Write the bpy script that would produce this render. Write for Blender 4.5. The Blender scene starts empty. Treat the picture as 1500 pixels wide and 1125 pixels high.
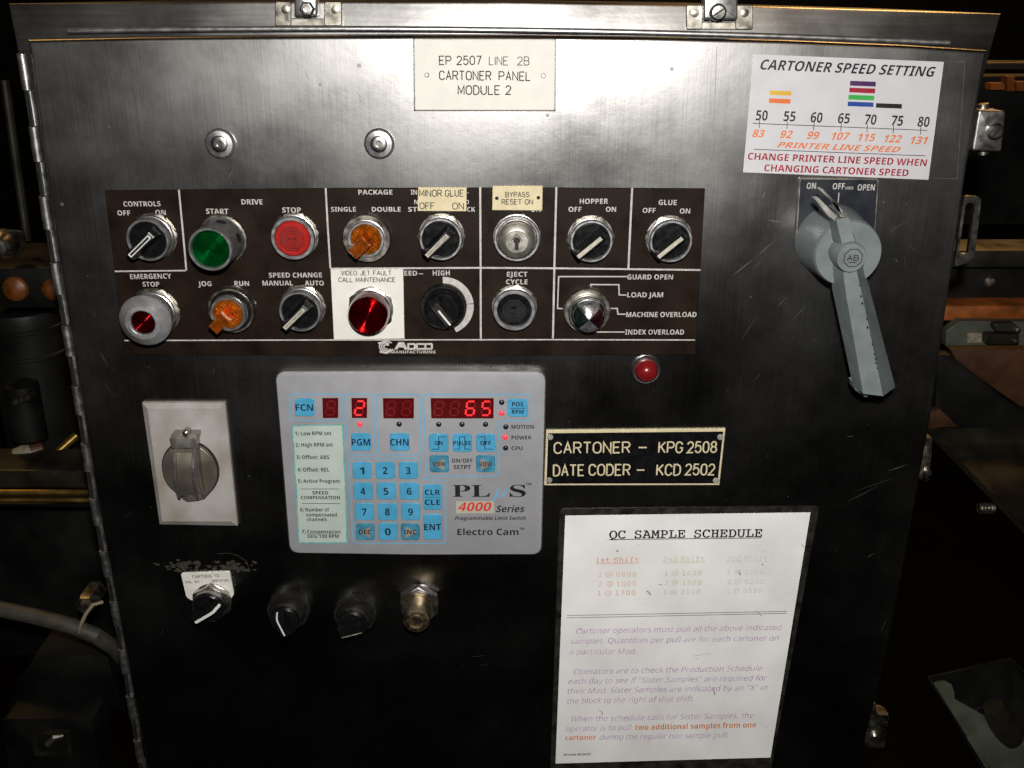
import bpy, math, random
from mathutils import Vector, Matrix
random.seed(7)
S = bpy.context.scene
COL = S.collection
R = math.radians

# ------------------------------------------------------------------ camera, light, exposure
FPX, TH, ROLL, D, ZC = 1460.0, R(21.4), 0.0096, 0.75, 1.45
_R0 = Vector((1, 0, 0)); _U0 = Vector((0, math.sin(TH), math.cos(TH))); _F = Vector((0, math.cos(TH), -math.sin(TH)))
CR = _R0 * math.cos(ROLL) + _U0 * math.sin(ROLL)
CU = _U0 * math.cos(ROLL) - _R0 * math.sin(ROLL)
cd = bpy.data.cameras.new('camera'); cam = bpy.data.objects.new('camera', cd); COL.objects.link(cam)
cd.sensor_width = 36.0; cd.lens = 36.0 * FPX / 1500.0; cd.clip_start = 0.01; cd.clip_end = 100
cam.matrix_world = Matrix(((CR.x, CU.x, -_F.x, 0), (CR.y, CU.y, -_F.y, -D), (CR.z, CU.z, -_F.z, ZC), (0, 0, 0, 1)))
S.camera = cam

W = bpy.data.worlds.new('World'); S.world = W; W.use_nodes = True
_bg = W.node_tree.nodes['Background']
_bg.inputs[0].default_value = (1.0, 0.78, 0.5, 1); _bg.inputs[1].default_value = 0.016

def area(name, loc, aim, size, power, color, shape='DISK', sy=None):
    l = bpy.data.lights.new(name, 'AREA'); l.shape = shape; l.size = size
    if sy: l.size_y = sy
    l.energy = power; l.color = color
    o = bpy.data.objects.new(name, l); COL.objects.link(o); o.location = loc
    o.rotation_euler = (Vector(aim) - Vector(loc)).to_track_quat('-Z', 'Y').to_euler()
    return o
# the camera's own flash, just beside the lens
area('camera_flash', (0.014, -D - 0.01, ZC + 0.085), (0.0, 0.0, ZC - 0.40), 0.032, 9.5, (1.0, 0.97, 0.92))
# dim sodium lamps of the hall, high up behind the machine and behind the photographer
area('hall_lamp', (1.2, 2.2, ZC + 1.9), (0.4, 0.2, ZC - 0.3), 0.6, 30.0, (1.0, 0.52, 0.16))
area('hall_lamp', (-1.3, 0.9, ZC + 1.7), (-0.5, 0.2, ZC - 0.3), 0.5, 9.0, (1.0, 0.55, 0.16))
area('hall_lamp', (0.9, -2.6, ZC + 1.6), (0.2, 0.0, ZC - 0.3), 0.8, 3.0, (1.0, 0.6, 0.28))
S.view_settings.view_transform = 'Standard'; S.view_settings.look = 'None'
S.view_settings.exposure = 0.0; S.view_settings.gamma = 1.0; S.view_settings.use_curve_mapping = False

# ------------------------------------------------------------------ pixel <-> panel helpers
# panel frame: u to the right, v up (0 = lens height), h out of the door towards the photographer
def P(px, py, h=0.0):
    a = (px - 750.0) / FPX; b = (562.5 - py) / FPX
    d = _F + CR * a + CU * b
    t = (D - h) / d.y
    return (d.x * t, d.z * t)
def PL(pts, h=0.0): return [P(x, y, h) for x, y in pts]
def SC(px, py, h=0.0):                      # metres per pixel, sideways
    return abs(P(px + 1, py, h)[0] - P(px, py, h)[0])
def crop(x0, y0, s): return lambda x, y: (x0 + x / s, y0 + y / s)

# ------------------------------------------------------------------ materials
def mat(name, col, rough=0.5, metal=0.0, var=0.12, vscale=60.0, rvar=0.12, bump=0.0, bscale=400.0, emit=None, es=0.0,
        coat=0.0, spec=0.5, trans=0.0, ior=1.45, sss=0.0, col2=None):
    m = bpy.data.materials.new(name); m.use_nodes = True
    nt = m.node_tree; N = nt.nodes; L = nt.links; p = N['Principled BSDF']
    p.inputs['Roughness'].default_value = rough; p.inputs['Metallic'].default_value = metal
    p.inputs['Specular IOR Level'].default_value = spec
    p.inputs['Coat Weight'].default_value = coat; p.inputs['Coat Roughness'].default_value = 0.06
    p.inputs['Transmission Weight'].default_value = trans; p.inputs['IOR'].default_value = ior
    if sss: p.inputs['Subsurface Weight'].default_value = sss; p.inputs['Subsurface Scale'].default_value = 0.004
    tc = N.new('ShaderNodeTexCoord')
    n = N.new('ShaderNodeTexNoise'); n.inputs['Scale'].default_value = vscale; n.inputs['Detail'].default_value = 6
    L.new(tc.outputs['Object'], n.inputs['Vector'])
    mx = N.new('ShaderNodeMix'); mx.data_type = 'RGBA'
    c = list(col) + [1]
    mx.inputs[6].default_value = [x * (1 - var) for x in col] + [1]; mx.inputs[7].default_value = [min(1, x * (1 + var)) for x in col] + [1]
    if col2: mx.inputs[6].default_value = list(col2) + [1]; mx.inputs[7].default_value = c
    ct = N.new('ShaderNodeMapRange'); ct.inputs[1].default_value = .34; ct.inputs[2].default_value = .62 if col2 else .68
    L.new(n.outputs['Fac'], ct.inputs[0]); L.new(ct.outputs[0], mx.inputs[0]); L.new(mx.outputs[2], p.inputs['Base Color'])
    mr = N.new('ShaderNodeMapRange'); mr.inputs[1].default_value = .3; mr.inputs[2].default_value = .7
    mr.inputs[3].default_value = max(0.02, rough - rvar); mr.inputs[4].default_value = min(1, rough + rvar)
    L.new(n.outputs['Fac'], mr.inputs[0]); L.new(mr.outputs[0], p.inputs['Roughness'])
    if bump:
        b = N.new('ShaderNodeBump'); b.inputs['Strength'].default_value = bump; b.inputs['Distance'].default_value = 0.0005
        n2 = N.new('ShaderNodeTexNoise'); n2.inputs['Scale'].default_value = bscale; n2.inputs['Detail'].default_value = 4
        L.new(tc.outputs['Object'], n2.inputs['Vector']); L.new(n2.outputs['Fac'], b.inputs['Height']); L.new(b.outputs[0], p.inputs['Normal'])
    if emit:
        p.inputs['Emission Color'].default_value = list(emit) + [1]; p.inputs['Emission Strength'].default_value = es
    return m

def steel(name, base=0.5, rough=0.3, aniso=0.75, along=(0, 1, 0), streak=(900, 14, 900), tail=.10, grain=.05):
    """brushed stainless sheet, grain running up the door, with smudges"""
    m = bpy.data.materials.new(name); m.use_nodes = True
    nt = m.node_tree; N = nt.nodes; L = nt.links; p = N['Principled BSDF']
    p.inputs['Metallic'].default_value = 1.0
    p.inputs['Anisotropic'].default_value = aniso
    tc = N.new('ShaderNodeTexCoord')
    mp = N.new('ShaderNodeMapping'); mp.inputs['Scale'].default_value = streak
    L.new(tc.outputs['Object'], mp.inputs['Vector'])
    g = N.new('ShaderNodeTexNoise'); g.inputs['Scale'].default_value = 1.0; g.inputs['Detail'].default_value = 5
    L.new(mp.outputs[0], g.inputs['Vector'])
    sm = N.new('ShaderNodeTexNoise'); sm.inputs['Scale'].default_value = 9.0; sm.inputs['Detail'].default_value = 7; sm.inputs['Roughness'].default_value = .62
    L.new(tc.outputs['Object'], sm.inputs['Vector'])
    fine = N.new('ShaderNodeTexNoise'); fine.inputs['Scale'].default_value = 260.0; fine.inputs['Detail'].default_value = 3
    L.new(tc.outputs['Object'], fine.inputs['Vector'])
    mr = N.new('ShaderNodeMapRange'); mr.inputs[1].default_value = .3; mr.inputs[2].default_value = .72
    mr.inputs[3].default_value = rough - .07; mr.inputs[4].default_value = rough + .11
    L.new(sm.outputs['Fac'], mr.inputs[0])
    ad = N.new('ShaderNodeMath'); ad.operation = 'MULTIPLY_ADD'; ad.inputs[1].default_value = .07; L.new(g.outputs['Fac'], ad.inputs[0])
    L.new(mr.outputs[0], ad.inputs[2]); 
    sb = N.new('ShaderNodeMath'); sb.operation = 'SUBTRACT'; sb.inputs[1].default_value = .035; L.new(ad.outputs[0], sb.inputs[0])
    L.new(sb.outputs[0], p.inputs['Roughness'])
    rp = N.new('ShaderNodeValToRGB')
    rp.color_ramp.elements[0].position = .32; rp.color_ramp.elements[0].color = (base * .84, base * .83, base * .82, 1)
    rp.color_ramp.elements[1].position = .7; rp.color_ramp.elements[1].color = (base * 1.1, base * 1.09, base * 1.08, 1)
    mm = N.new('ShaderNodeMix'); mm.data_type = 'FLOAT'; mm.inputs[0].default_value = .3
    L.new(sm.outputs['Fac'], mm.inputs[2]); L.new(g.outputs['Fac'], mm.inputs[3]); L.new(mm.outputs[0], rp.inputs[0])
    L.new(rp.outputs[0], p.inputs['Base Color'])
    tv = N.new('ShaderNodeCombineXYZ')
    vt = N.new('ShaderNodeVectorTransform'); vt.vector_type = 'VECTOR'; vt.convert_from = 'OBJECT'; vt.convert_to = 'WORLD'
    for i in range(3): tv.inputs[i].default_value = along[i]
    L.new(tv.outputs[0], vt.inputs[0]); L.new(vt.outputs[0], p.inputs['Tangent'])
    b = N.new('ShaderNodeBump'); b.inputs['Strength'].default_value = grain; b.inputs['Distance'].default_value = .0003
    L.new(g.outputs['Fac'], b.inputs['Height'])
    b2 = N.new('ShaderNodeBump'); b2.inputs['Strength'].default_value = .3; b2.inputs['Distance'].default_value = .0012
    L.new(sm.outputs['Fac'], b2.inputs['Height']); L.new(b.outputs[0], b2.inputs['Normal']); L.new(b2.outputs[0], p.inputs['Normal'])
    # oily film: a second, broader lobe over the same metal
    p2 = N.new('ShaderNodeBsdfPrincipled'); p2.inputs['Metallic'].default_value = 1.0; p2.inputs['Anisotropic'].default_value = aniso
    r2 = N.new('ShaderNodeMath'); r2.operation = 'ADD'; r2.inputs[1].default_value = tail; L.new(sb.outputs[0], r2.inputs[0])
    L.new(r2.outputs[0], p2.inputs['Roughness']); L.new(rp.outputs[0], p2.inputs['Base Color']); L.new(vt.outputs[0], p2.inputs['Tangent']); L.new(b2.outputs[0], p2.inputs['Normal'])
    ms = N.new('ShaderNodeMixShader'); ms.inputs[0].default_value = .36
    L.new(p.outputs[0], ms.inputs[1]); L.new(p2.outputs[0], ms.inputs[2]); L.new(ms.outputs[0], N['Material Output'].inputs['Surface'])
    return m

M = {}
M['steel'] = steel('brushed_steel', .205, .28, .5, (1, 0, 0))
M['steel2'] = steel('dull_steel', .36, .25, .1, (1, 0, 0), (16, 420, 420), .12, .01)
M['hinge'] = mat('hinge_steel', (.34, .335, .33), .40, .95, .2, 150, .1, .05)
M['scratch'] = mat('scratched_steel', (.22, .21, .20), .5, 0.85)
M['residue'] = mat('glue_residue', (.030, .027, .020), .8, var=.5, vscale=300, bump=.5)
M['chrome'] = mat('worn_chrome', (.46, .45, .43), .30, 1, .12, 120, .08, .05, 300)
M['satin'] = mat('satin_aluminium', (.44, .44, .45), .38, .93, .1, 150, .08, .06, 500)
M['nickel'] = mat('tarnished_nickel', (.34, .32, .28), .36, 1, .25, 140, .1, .05, 300)
M['brass'] = mat('brassy_lock', (.42, .34, .22), .38, 1, .2, 160, .1, .1)
M['black'] = mat('black_plastic', (.005, .005, .0055), .3, 0, .2, 200, .1, .1, 900, spec=.3)
M['blackrub'] = mat('dusty_black_plastic', (.009, .0085, .0075), .48, 0, .5, 250, .12, .3, 900, spec=.3)
M['dark'] = mat('dark_gap', (.006, .006, .006), .6)
M['insert'] = mat('ivory_insert', (.46, .42, .32), .4, 0, .25, 350, .1)
M['insertd'] = mat('dirty_insert', (.27, .24, .18), .4, 0, .4, 350, .1)
M['white'] = mat('white_insert', (.62, .62, .60), .45, 0, .06)
M['wplate'] = mat('white_engraving_plate', (.64, .63, .59), .6, 0, .04, 90, .08, spec=.2)
M['cream'] = mat('cream_engraving_plate', (.56, .49, .32), .6, 0, .07, 120, .08, spec=.2)
M['inkblk'] = mat('black_ink', (.011, .011, .012), .5, 0, .2)
M['inkgrey'] = mat('worn_engraving', (.018, .018, .016), .7, 0, .5, 300, spec=.2)
M['brown'] = mat('brown_legend', (.011, .0060, .0036), .5, 0, .3, 40, .12, .10, 300, spec=.15)
M['legend'] = mat('white_legend', (.43, .42, .40), .5, 0, .15, 250)
M['red'] = mat('red_button', (.33, .014, .011), .3, 0, .12, 120, .08)
M['redline'] = mat('red_engraving', (.035, .003, .003), .5)
M['redlens'] = mat('red_lens', (.30, .003, .005), .12, .97, .15, 100, .04, coat=.3)
M['redside'] = mat('red_lens_side', (.07, .004, .006), .14, .5, .1, 100, .05, coat=.5)
M['redlamp'] = mat('red_lamp', (.17, .006, .008), .28, 0, .15, 100, .05, coat=.3)
M['green'] = mat('green_lens', (.0, .42, .09), .14, .97, .2, 100, .05, coat=.3)
M['amber'] = mat('amber_lens', (.62, .17, .012), .16, .75, .3, 300, .06, coat=.4)
M['amberd'] = mat('amber_lever', (.34, .075, .008), .16, .6, .4, 200, .06, coat=.5)
M['grey'] = mat('grey_bezel', (.272, .275, .298), .5, 0, .06, 60, .06, .05, 900)
M['grey_side'] = mat('bezel_edge', (.07, .06, .05), .5, 0, .2)
M['key'] = mat('blue_key', (.062, .30, .50), .4, 0, .1, 90, .08)
M['faintline'] = mat('faint_moulding', (.03, .03, .03), .5)
M['ambwin'] = mat('dim_amber_window', (.13, .036, .004), .45, 0, .5, 90, .1, col2=(.05, .014, .002))
M['rimgrey'] = mat('pale_marker_rim', (.40, .39, .36), .4, 0, .15)
M['prong'] = mat('pale_lock_plate', (.36, .355, .33), .4, .3, .2, 150)
M['keyworn'] = mat('worn_blue_key', (.045, .20, .31), .45, 0, .3, 120)
M['cast'] = mat('worn_cast_aluminium', (.27, .275, .285), .42, .45, .15, 150, .08, .06, 500)
M['line'] = mat('light_blue_print', (.13, .34, .52), .45, 0, .05)
M['disp'] = mat('red_display_window', (.075, .004, .005), .22, 0, .1)
M['segoff'] = mat('unlit_segment', (.15, .008, .009), .35)
M['segon'] = mat('lit_segment', (.5, .02, .02), .35, emit=(1, .03, .035), es=.85)
M['ledon'] = mat('lit_led', (.7, .03, .05), .3, emit=(1, .06, .09), es=.45)
M['ledoff'] = mat('unlit_led', (.006, .017, .026), .3)
M['tri'] = mat('tan_arrow', (.24, .20, .165), .5)
M['slip'] = mat('pale_paper_slip', (.40, .47, .43), .6, 0, .05, 60)
M['teal'] = mat('teal_slip_edge', (.11, .36, .36), .6, 0, .25, 200)
M['beige'] = mat('beige_patch', (.38, .38, .31), .6, 0, .05)
M['redink'] = mat('red_ink', (.58, .03, .03), .5, 0, .12)
M['navy'] = mat('navy_ink', (.006, .01, .025), .5)
M['paper'] = mat('laminated_paper', (.77, .775, .78), .40, 0, .09, 18, .12, .5, 14)
M['speck'] = mat('paper_specks', (.33, .30, .24), .7, 0, .4, 300)
M['lam'] = mat('dirty_lamination', (.022, .021, .018), .4, .2, .6, 80, .15, .2)
M['sticker'] = mat('white_sticker', (.52, .52, .55), .35, 0, .02)
M['oran'] = mat('orange_ink', (.62, .15, .03), .5, 0, .05)
M['yel'] = mat('yellow_ink', (.58, .36, .04), .5, 0, .05)
M['purp'] = mat('purple_ink', (.055, .012, .09), .5)
M['crim'] = mat('crimson_ink', (.28, .006, .025), .5, 0, .08)
M['grn'] = mat('green_ink', (.03, .32, .05), .5)
M['blu'] = mat('blue_ink', (.01, .05, .26), .5)
M['lilac'] = mat('faded_lilac_ink', (.46, .34, .50), .6, 0, .25, 120)
M['fadeor'] = mat('faded_orange_ink', (.62, .40, .30), .6, 0, .2, 120)
M['fadeore'] = mat('faded_red_ink', (.64, .26, .16), .6, 0, .2, 120)
M['fadegr'] = mat('faded_green_ink', (.50, .52, .40), .6, 0, .15, 120)
M['fadepu'] = mat('faded_purple_ink', (.58, .53, .58), .6, 0, .1, 120)
M['orink'] = mat('bright_orange_ink', (.62, .22, .08), .6, 0, .2, 120)
M['grhandle'] = mat('grey_painted_casting', (.150, .178, .182), .42, 0, .12, 60, .12, .15, 500, col2=(.128, .150, .150))
M['zinc'] = mat('bare_zinc', (.36, .345, .31), .42, .85, .2, 120, .1, .1)
M['dplate'] = mat('slate_legend_plate', (.015, .018, .025), .4, 0, .2, 60)
M['dirtyal'] = mat('dirty_cast_plate', (.42, .40, .40), .5, .2, .3, 24, .12, .1, 200, col2=(.29, .26, .215))
M['dirtycap'] = mat('dirty_cast_cap', (.21, .19, .155), .42, .7, .16, 60, .1, .06, 250)
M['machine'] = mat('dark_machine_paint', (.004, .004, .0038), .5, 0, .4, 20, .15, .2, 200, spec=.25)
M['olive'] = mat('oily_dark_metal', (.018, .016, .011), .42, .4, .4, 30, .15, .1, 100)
M['gold'] = mat('oily_bronze_rail', (.30, .19, .05), .36, .9, .3, 40, .1, .1)
M['hose'] = mat('grey_hose', (.036, .034, .026), .55, 0, .2, 80, .1, .2)
M['tie'] = mat('cable_tie', (.24, .20, .14), .45)
M['orbeam'] = mat('orange_beam_and_lights', (.26, .065, .009), .5, 0, .35, 40, .1, col2=(.10, .03, .005))
M['rust'] = mat('worn_brown_plate', (.062, .024, .010), .5, 0, .4, 25, .1, .2, col2=(.026, .011, .005))
M['label'] = mat('paper_label', (.17, .15, .11), .6, 0, .3, 200)
M['strip'] = mat('greenish_grey_strip', (.062, .068, .052), .5, .2, .2, 40)
M['floor'] = mat('oily_floor', (.0015, .0014, .0012), .7, 0, .4, 3, spec=.05)

# ------------------------------------------------------------------ mesh builder in the panel frame
ORG = {}
class MB:
    def __init__(s): s.v = []; s.f = []; s.m = []
    def add(s, vs, fs, mi=0):
        k = len(s.v); s.v += [tuple(q) for q in vs]; s.f += [[i + k for i in f] for f in fs]; s.m += [mi] * len(fs); return s
    def poly(s, pts, h, mi=0): return s.add([(x, y, h) for x, y in pts], [list(range(len(pts)))], mi)
    def prism(s, pts, h0, h1, c=0.0, mi=0, steps=1, back=True):
        """outline (u,v) raised from h0 to h1, its front edge chamfered or rounded by c"""
        if sum(a[0] * b[1] - b[0] * a[1] for a, b in zip(pts, pts[1:] + pts[:1])) < 0: pts = pts[::-1]
        n = len(pts); rings = [[(x, y, h0) for x, y in pts]]
        if c > 0:
            for k in range(steps + 1):
                a = math.pi / 2 * k / steps
                ins = inset(pts, c * (1 - math.cos(a))) if k else pts
                rings.append([(x, y, h1 - c + c * math.sin(a)) for x, y in ins])
        else: rings.append([(x, y, h1) for x, y in pts])
        vs = [p for r in rings for p in r]; fs = []
        for k in range(len(rings) - 1):
            for i in range(n):
                j = (i + 1) % n; fs.append([k * n + i, k * n + j, (k + 1) * n + j, (k + 1) * n + i])
        fs.append([(len(rings) - 1) * n + i for i in range(n)])
        if back: fs.append(list(range(n))[::-1])
        return s.add(vs, fs, mi)
    def lathe(s, c, prof, n=40, mi=0, a0=0, a1=360):
        full = abs(a1 - a0 - 360) < 1e-6; m = n if full else n + 1
        vs = []; idx = []
        for r, h in prof:
            if r <= 1e-7: vs.append((c[0], c[1], h)); idx.append([len(vs) - 1] * m)
            else:
                row = []
                for i in range(m):
                    a = R(a0 + (a1 - a0) * i / n); vs.append((c[0] + r * math.cos(a), c[1] + r * math.sin(a), h)); row.append(len(vs) - 1)
                idx.append(row)
        fs = []
        for k in range(len(prof) - 1):
            for i in range(n):
                j = (i + 1) % m
                q = [idx[k][i], idx[k][j], idx[k + 1][j], idx[k + 1][i]]
                q2 = []
                for t in q:
                    if t not in q2: q2.append(t)
                if len(q2) > 2: fs.append(q2)
        return s.add(vs, fs, mi)
    def tube(s, pts, r, n=12, mi=0, caps=True):
        pts = [Vector(p) for p in pts]; vs = []; fs = []
        up = Vector((0.3, 0.2, 1))
        for i, p in enumerate(pts):
            d = (pts[min(i + 1, len(pts) - 1)] - pts[max(i - 1, 0)]).normalized()
            a = d.cross(up).normalized(); b = d.cross(a)
            rr = r[i] if isinstance(r, (list, tuple)) else r
            for k in range(n):
                t = 2 * math.pi * k / n; vs.append(tuple(p + a * rr * math.cos(t) + b * rr * math.sin(t)))
        for i in range(len(pts) - 1):
            for k in range(n):
                j = (k + 1) % n; fs.append([i * n + k, i * n + j, (i + 1) * n + j, (i + 1) * n + k])
        if caps: fs += [list(range(n))[::-1], [(len(pts) - 1) * n + k for k in range(n)]]
        return s.add(vs, fs, mi)
    def ribbon(s, pts, w, h, mi=0, closed=False):
        """flat mitred stroke of width w through (u,v) points"""
        p = [Vector(q) for q in pts]; n = len(p); vs = []
        for i in range(n):
            a = p[i - 1] if (i > 0 or closed) else None; b = p[(i + 1) % n] if (i < n - 1 or closed) else None
            d1 = (p[i] - a).normalized() if a is not None else None; d2 = (b - p[i]).normalized() if b is not None else None
            if d1 is None: d1 = d2
            if d2 is None: d2 = d1
            n1 = Vector((-d1.y, d1.x)); n2 = Vector((-d2.y, d2.x)); mm = (n1 + n2)
            if mm.length < 1e-6: mm = n1
            mm.normalize(); k = w / 2 / max(.35, mm.dot(n1))
            vs += [(p[i].x + mm.x * k, p[i].y + mm.y * k, h), (p[i].x - mm.x * k, p[i].y - mm.y * k, h)]
        fs = []
        for i in range(n if closed else n - 1):
            j = (i + 1) % n; fs.append([2 * i + 1, 2 * j + 1, 2 * j, 2 * i])
        return s.add(vs, fs, mi)
    def box(s, u0, u1, v0, v1, h0, h1, c=0.0, mi=0): return s.prism([(u0, v0), (u1, v0), (u1, v1), (u0, v1)], h0, h1, c, mi)
    def mesh(s, name, mats, org):
        me = bpy.data.meshes.new(name)
        me.from_pydata([(x - org[0], y - org[1], z - org[2]) for x, y, z in s.v], [], s.f)
        for m in (mats if isinstance(mats, (list, tuple)) else [mats]): me.materials.append(M[m] if isinstance(m, str) else m)
        for p, mi in zip(me.polygons, s.m): p.material_index = mi; p.use_smooth = True
        me.validate(); me.update(); me.set_sharp_from_angle(angle=R(32)); return me
    def part(s, name, mats, parent, label=None):
        o = bpy.data.objects.new(name, s.mesh(name, mats, ORG[parent.name])); COL.objects.link(o); o.parent = parent
        ORG[o.name] = ORG[parent.name]
        if label: o['label'] = label
        return o
    def single(s, name, mats, label, cat, org, group=None, kind=None):
        o = bpy.data.objects.new(name, s.mesh(name, mats, org)); COL.objects.link(o)
        o.rotation_euler = (R(90), 0, 0); o.location = (org[0], -org[2], org[1] + ZC); ORG[o.name] = org
        if kind: o['kind'] = kind
        if label: o['label'] = label; o['category'] = cat
        if group: o['group'] = group
        return o

def inset(pts, d):
    n = len(pts); out = []
    for i in range(n):
        a, b, c = Vector(pts[i - 1]), Vector(pts[i]), Vector(pts[(i + 1) % n])
        d1 = (b - a).normalized(); d2 = (c - b).normalized()
        n1 = Vector((-d1.y, d1.x)); n2 = Vector((-d2.y, d2.x)); m = n1 + n2
        if m.length < 1e-6: m = n1.copy()
        m.normalize(); k = d / max(.3, m.dot(n1)); out.append((b.x + m.x * k, b.y + m.y * k))
    return out
def rounded(pts, r, n=6):
    out = []; N = len(pts)
    for i in range(N):
        a, b, c = Vector(pts[i - 1]), Vector(pts[i]), Vector(pts[(i + 1) % N])
        rr = min(r, (a - b).length * .48, (c - b).length * .48)
        p0 = b + (a - b).normalized() * rr; p1 = b + (c - b).normalized() * rr
        for k in range(n + 1):
            t = k / n; q = p0 * (1 - t) ** 2 + b * 2 * t * (1 - t) + p1 * t * t; out.append((q.x, q.y))
    return out
def circle(c, r, n=32, a0=0, a1=360):
    return [(c[0] + r * math.cos(R(a0 + (a1 - a0) * i / n)), c[1] + r * math.sin(R(a0 + (a1 - a0) * i / n))) for i in range(n if a1 - a0 == 360 else n + 1)]
def thing(name, label, cat, org, group=None):
    o = bpy.data.objects.new(name, None); COL.objects.link(o); o.empty_display_size = .01
    org = tuple(org) if len(org) == 3 else (org[0], org[1], 0.0)
    o.rotation_euler = (R(90), 0, 0); o.location = (org[0], -org[2], org[1] + ZC); ORG[o.name] = org
    o['label'] = label; o['category'] = cat
    if group: o['group'] = group
    return o

# ------------------------------------------------------------------ lettering
FD = bpy.utils.system_resource('DATAFILES') + '/fonts/'
try: FM = bpy.data.fonts.load(FD + 'NotoSansMath-Regular.woff2')
except Exception: FM = None
ST = {'bold': (0x1D5D4, 0x1D5EE, 0x1D7EC), 'serif': (0x1D400, 0x1D41A, 0x1D7CE), 'type': (0x1D670, 0x1D68A, 0x1D7F6), 'sans': None,
      'light': (0x1D5A0, 0x1D5BA, 0x1D7E2)}
def conv(s, st):
    t = ST[st]
    if not t or not FM: return s
    r = ''
    for ch in s:
        if 'A' <= ch <= 'Z': r += chr(t[0] + ord(ch) - 65)
        elif 'a' <= ch <= 'z': r += chr(t[1] + ord(ch) - 97)
        elif '0' <= ch <= '9': r += chr(t[2] + ord(ch) - 48)
        else: r += ch
    return r
_cap = {}
def rawtext(s, st, shear=0.0):
    c = bpy.data.curves.new('t', 'FONT'); c.body = conv(s, st); c.resolution_u = 3; c.shear = shear
    if FM: c.font = FM
    o = bpy.data.objects.new('t', c); COL.objects.link(o)
    dg = bpy.context.evaluated_depsgraph_get(); e = o.evaluated_get(dg); me = e.to_mesh()
    vs = [(v.co.x, v.co.y) for v in me.vertices]; fs = [list(p.vertices) for p in me.polygons]
    e.to_mesh_clear(); bpy.data.objects.remove(o); bpy.data.curves.remove(c)
    return vs, fs
def text(mb, s, x0, x1, yb, cap, st='bold', h=0.0, mi=0, shear=0.0, fn=None):
    """lettering from pixel x0 to x1 on baseline yb (one row, or its two ends), capitals cap pixels high"""
    y0, y1 = yb if isinstance(yb, tuple) else (yb, yb)
    yt = y0 - cap; xt = x0
    if fn: (xt, yt), (x0, y0), (x1, y1) = fn(x0, y0 - cap), fn(x0, y0), fn(x1, y1)
    A = Vector(P(x0, y0, h)); B = Vector(P(x1, y1, h)); ch = P(xt, yt, h)[1] - A.y
    if st not in _cap: _cap[st] = max(v[1] for v in rawtext('H', st)[0])
    vs, fs = rawtext(s, st, shear)
    if not vs: return
    mn = min(v[0] for v in vs); mx = max(v[0] for v in vs); d = B - A; nn = Vector((-d.y, d.x)).normalized() * ch
    out = []
    for x, y in vs:
        q = A + d * ((x - mn) / (mx - mn)) + nn * (y / _cap[st]); out.append((q.x, q.y, h))
    mb.add(out, fs, mi)

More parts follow.
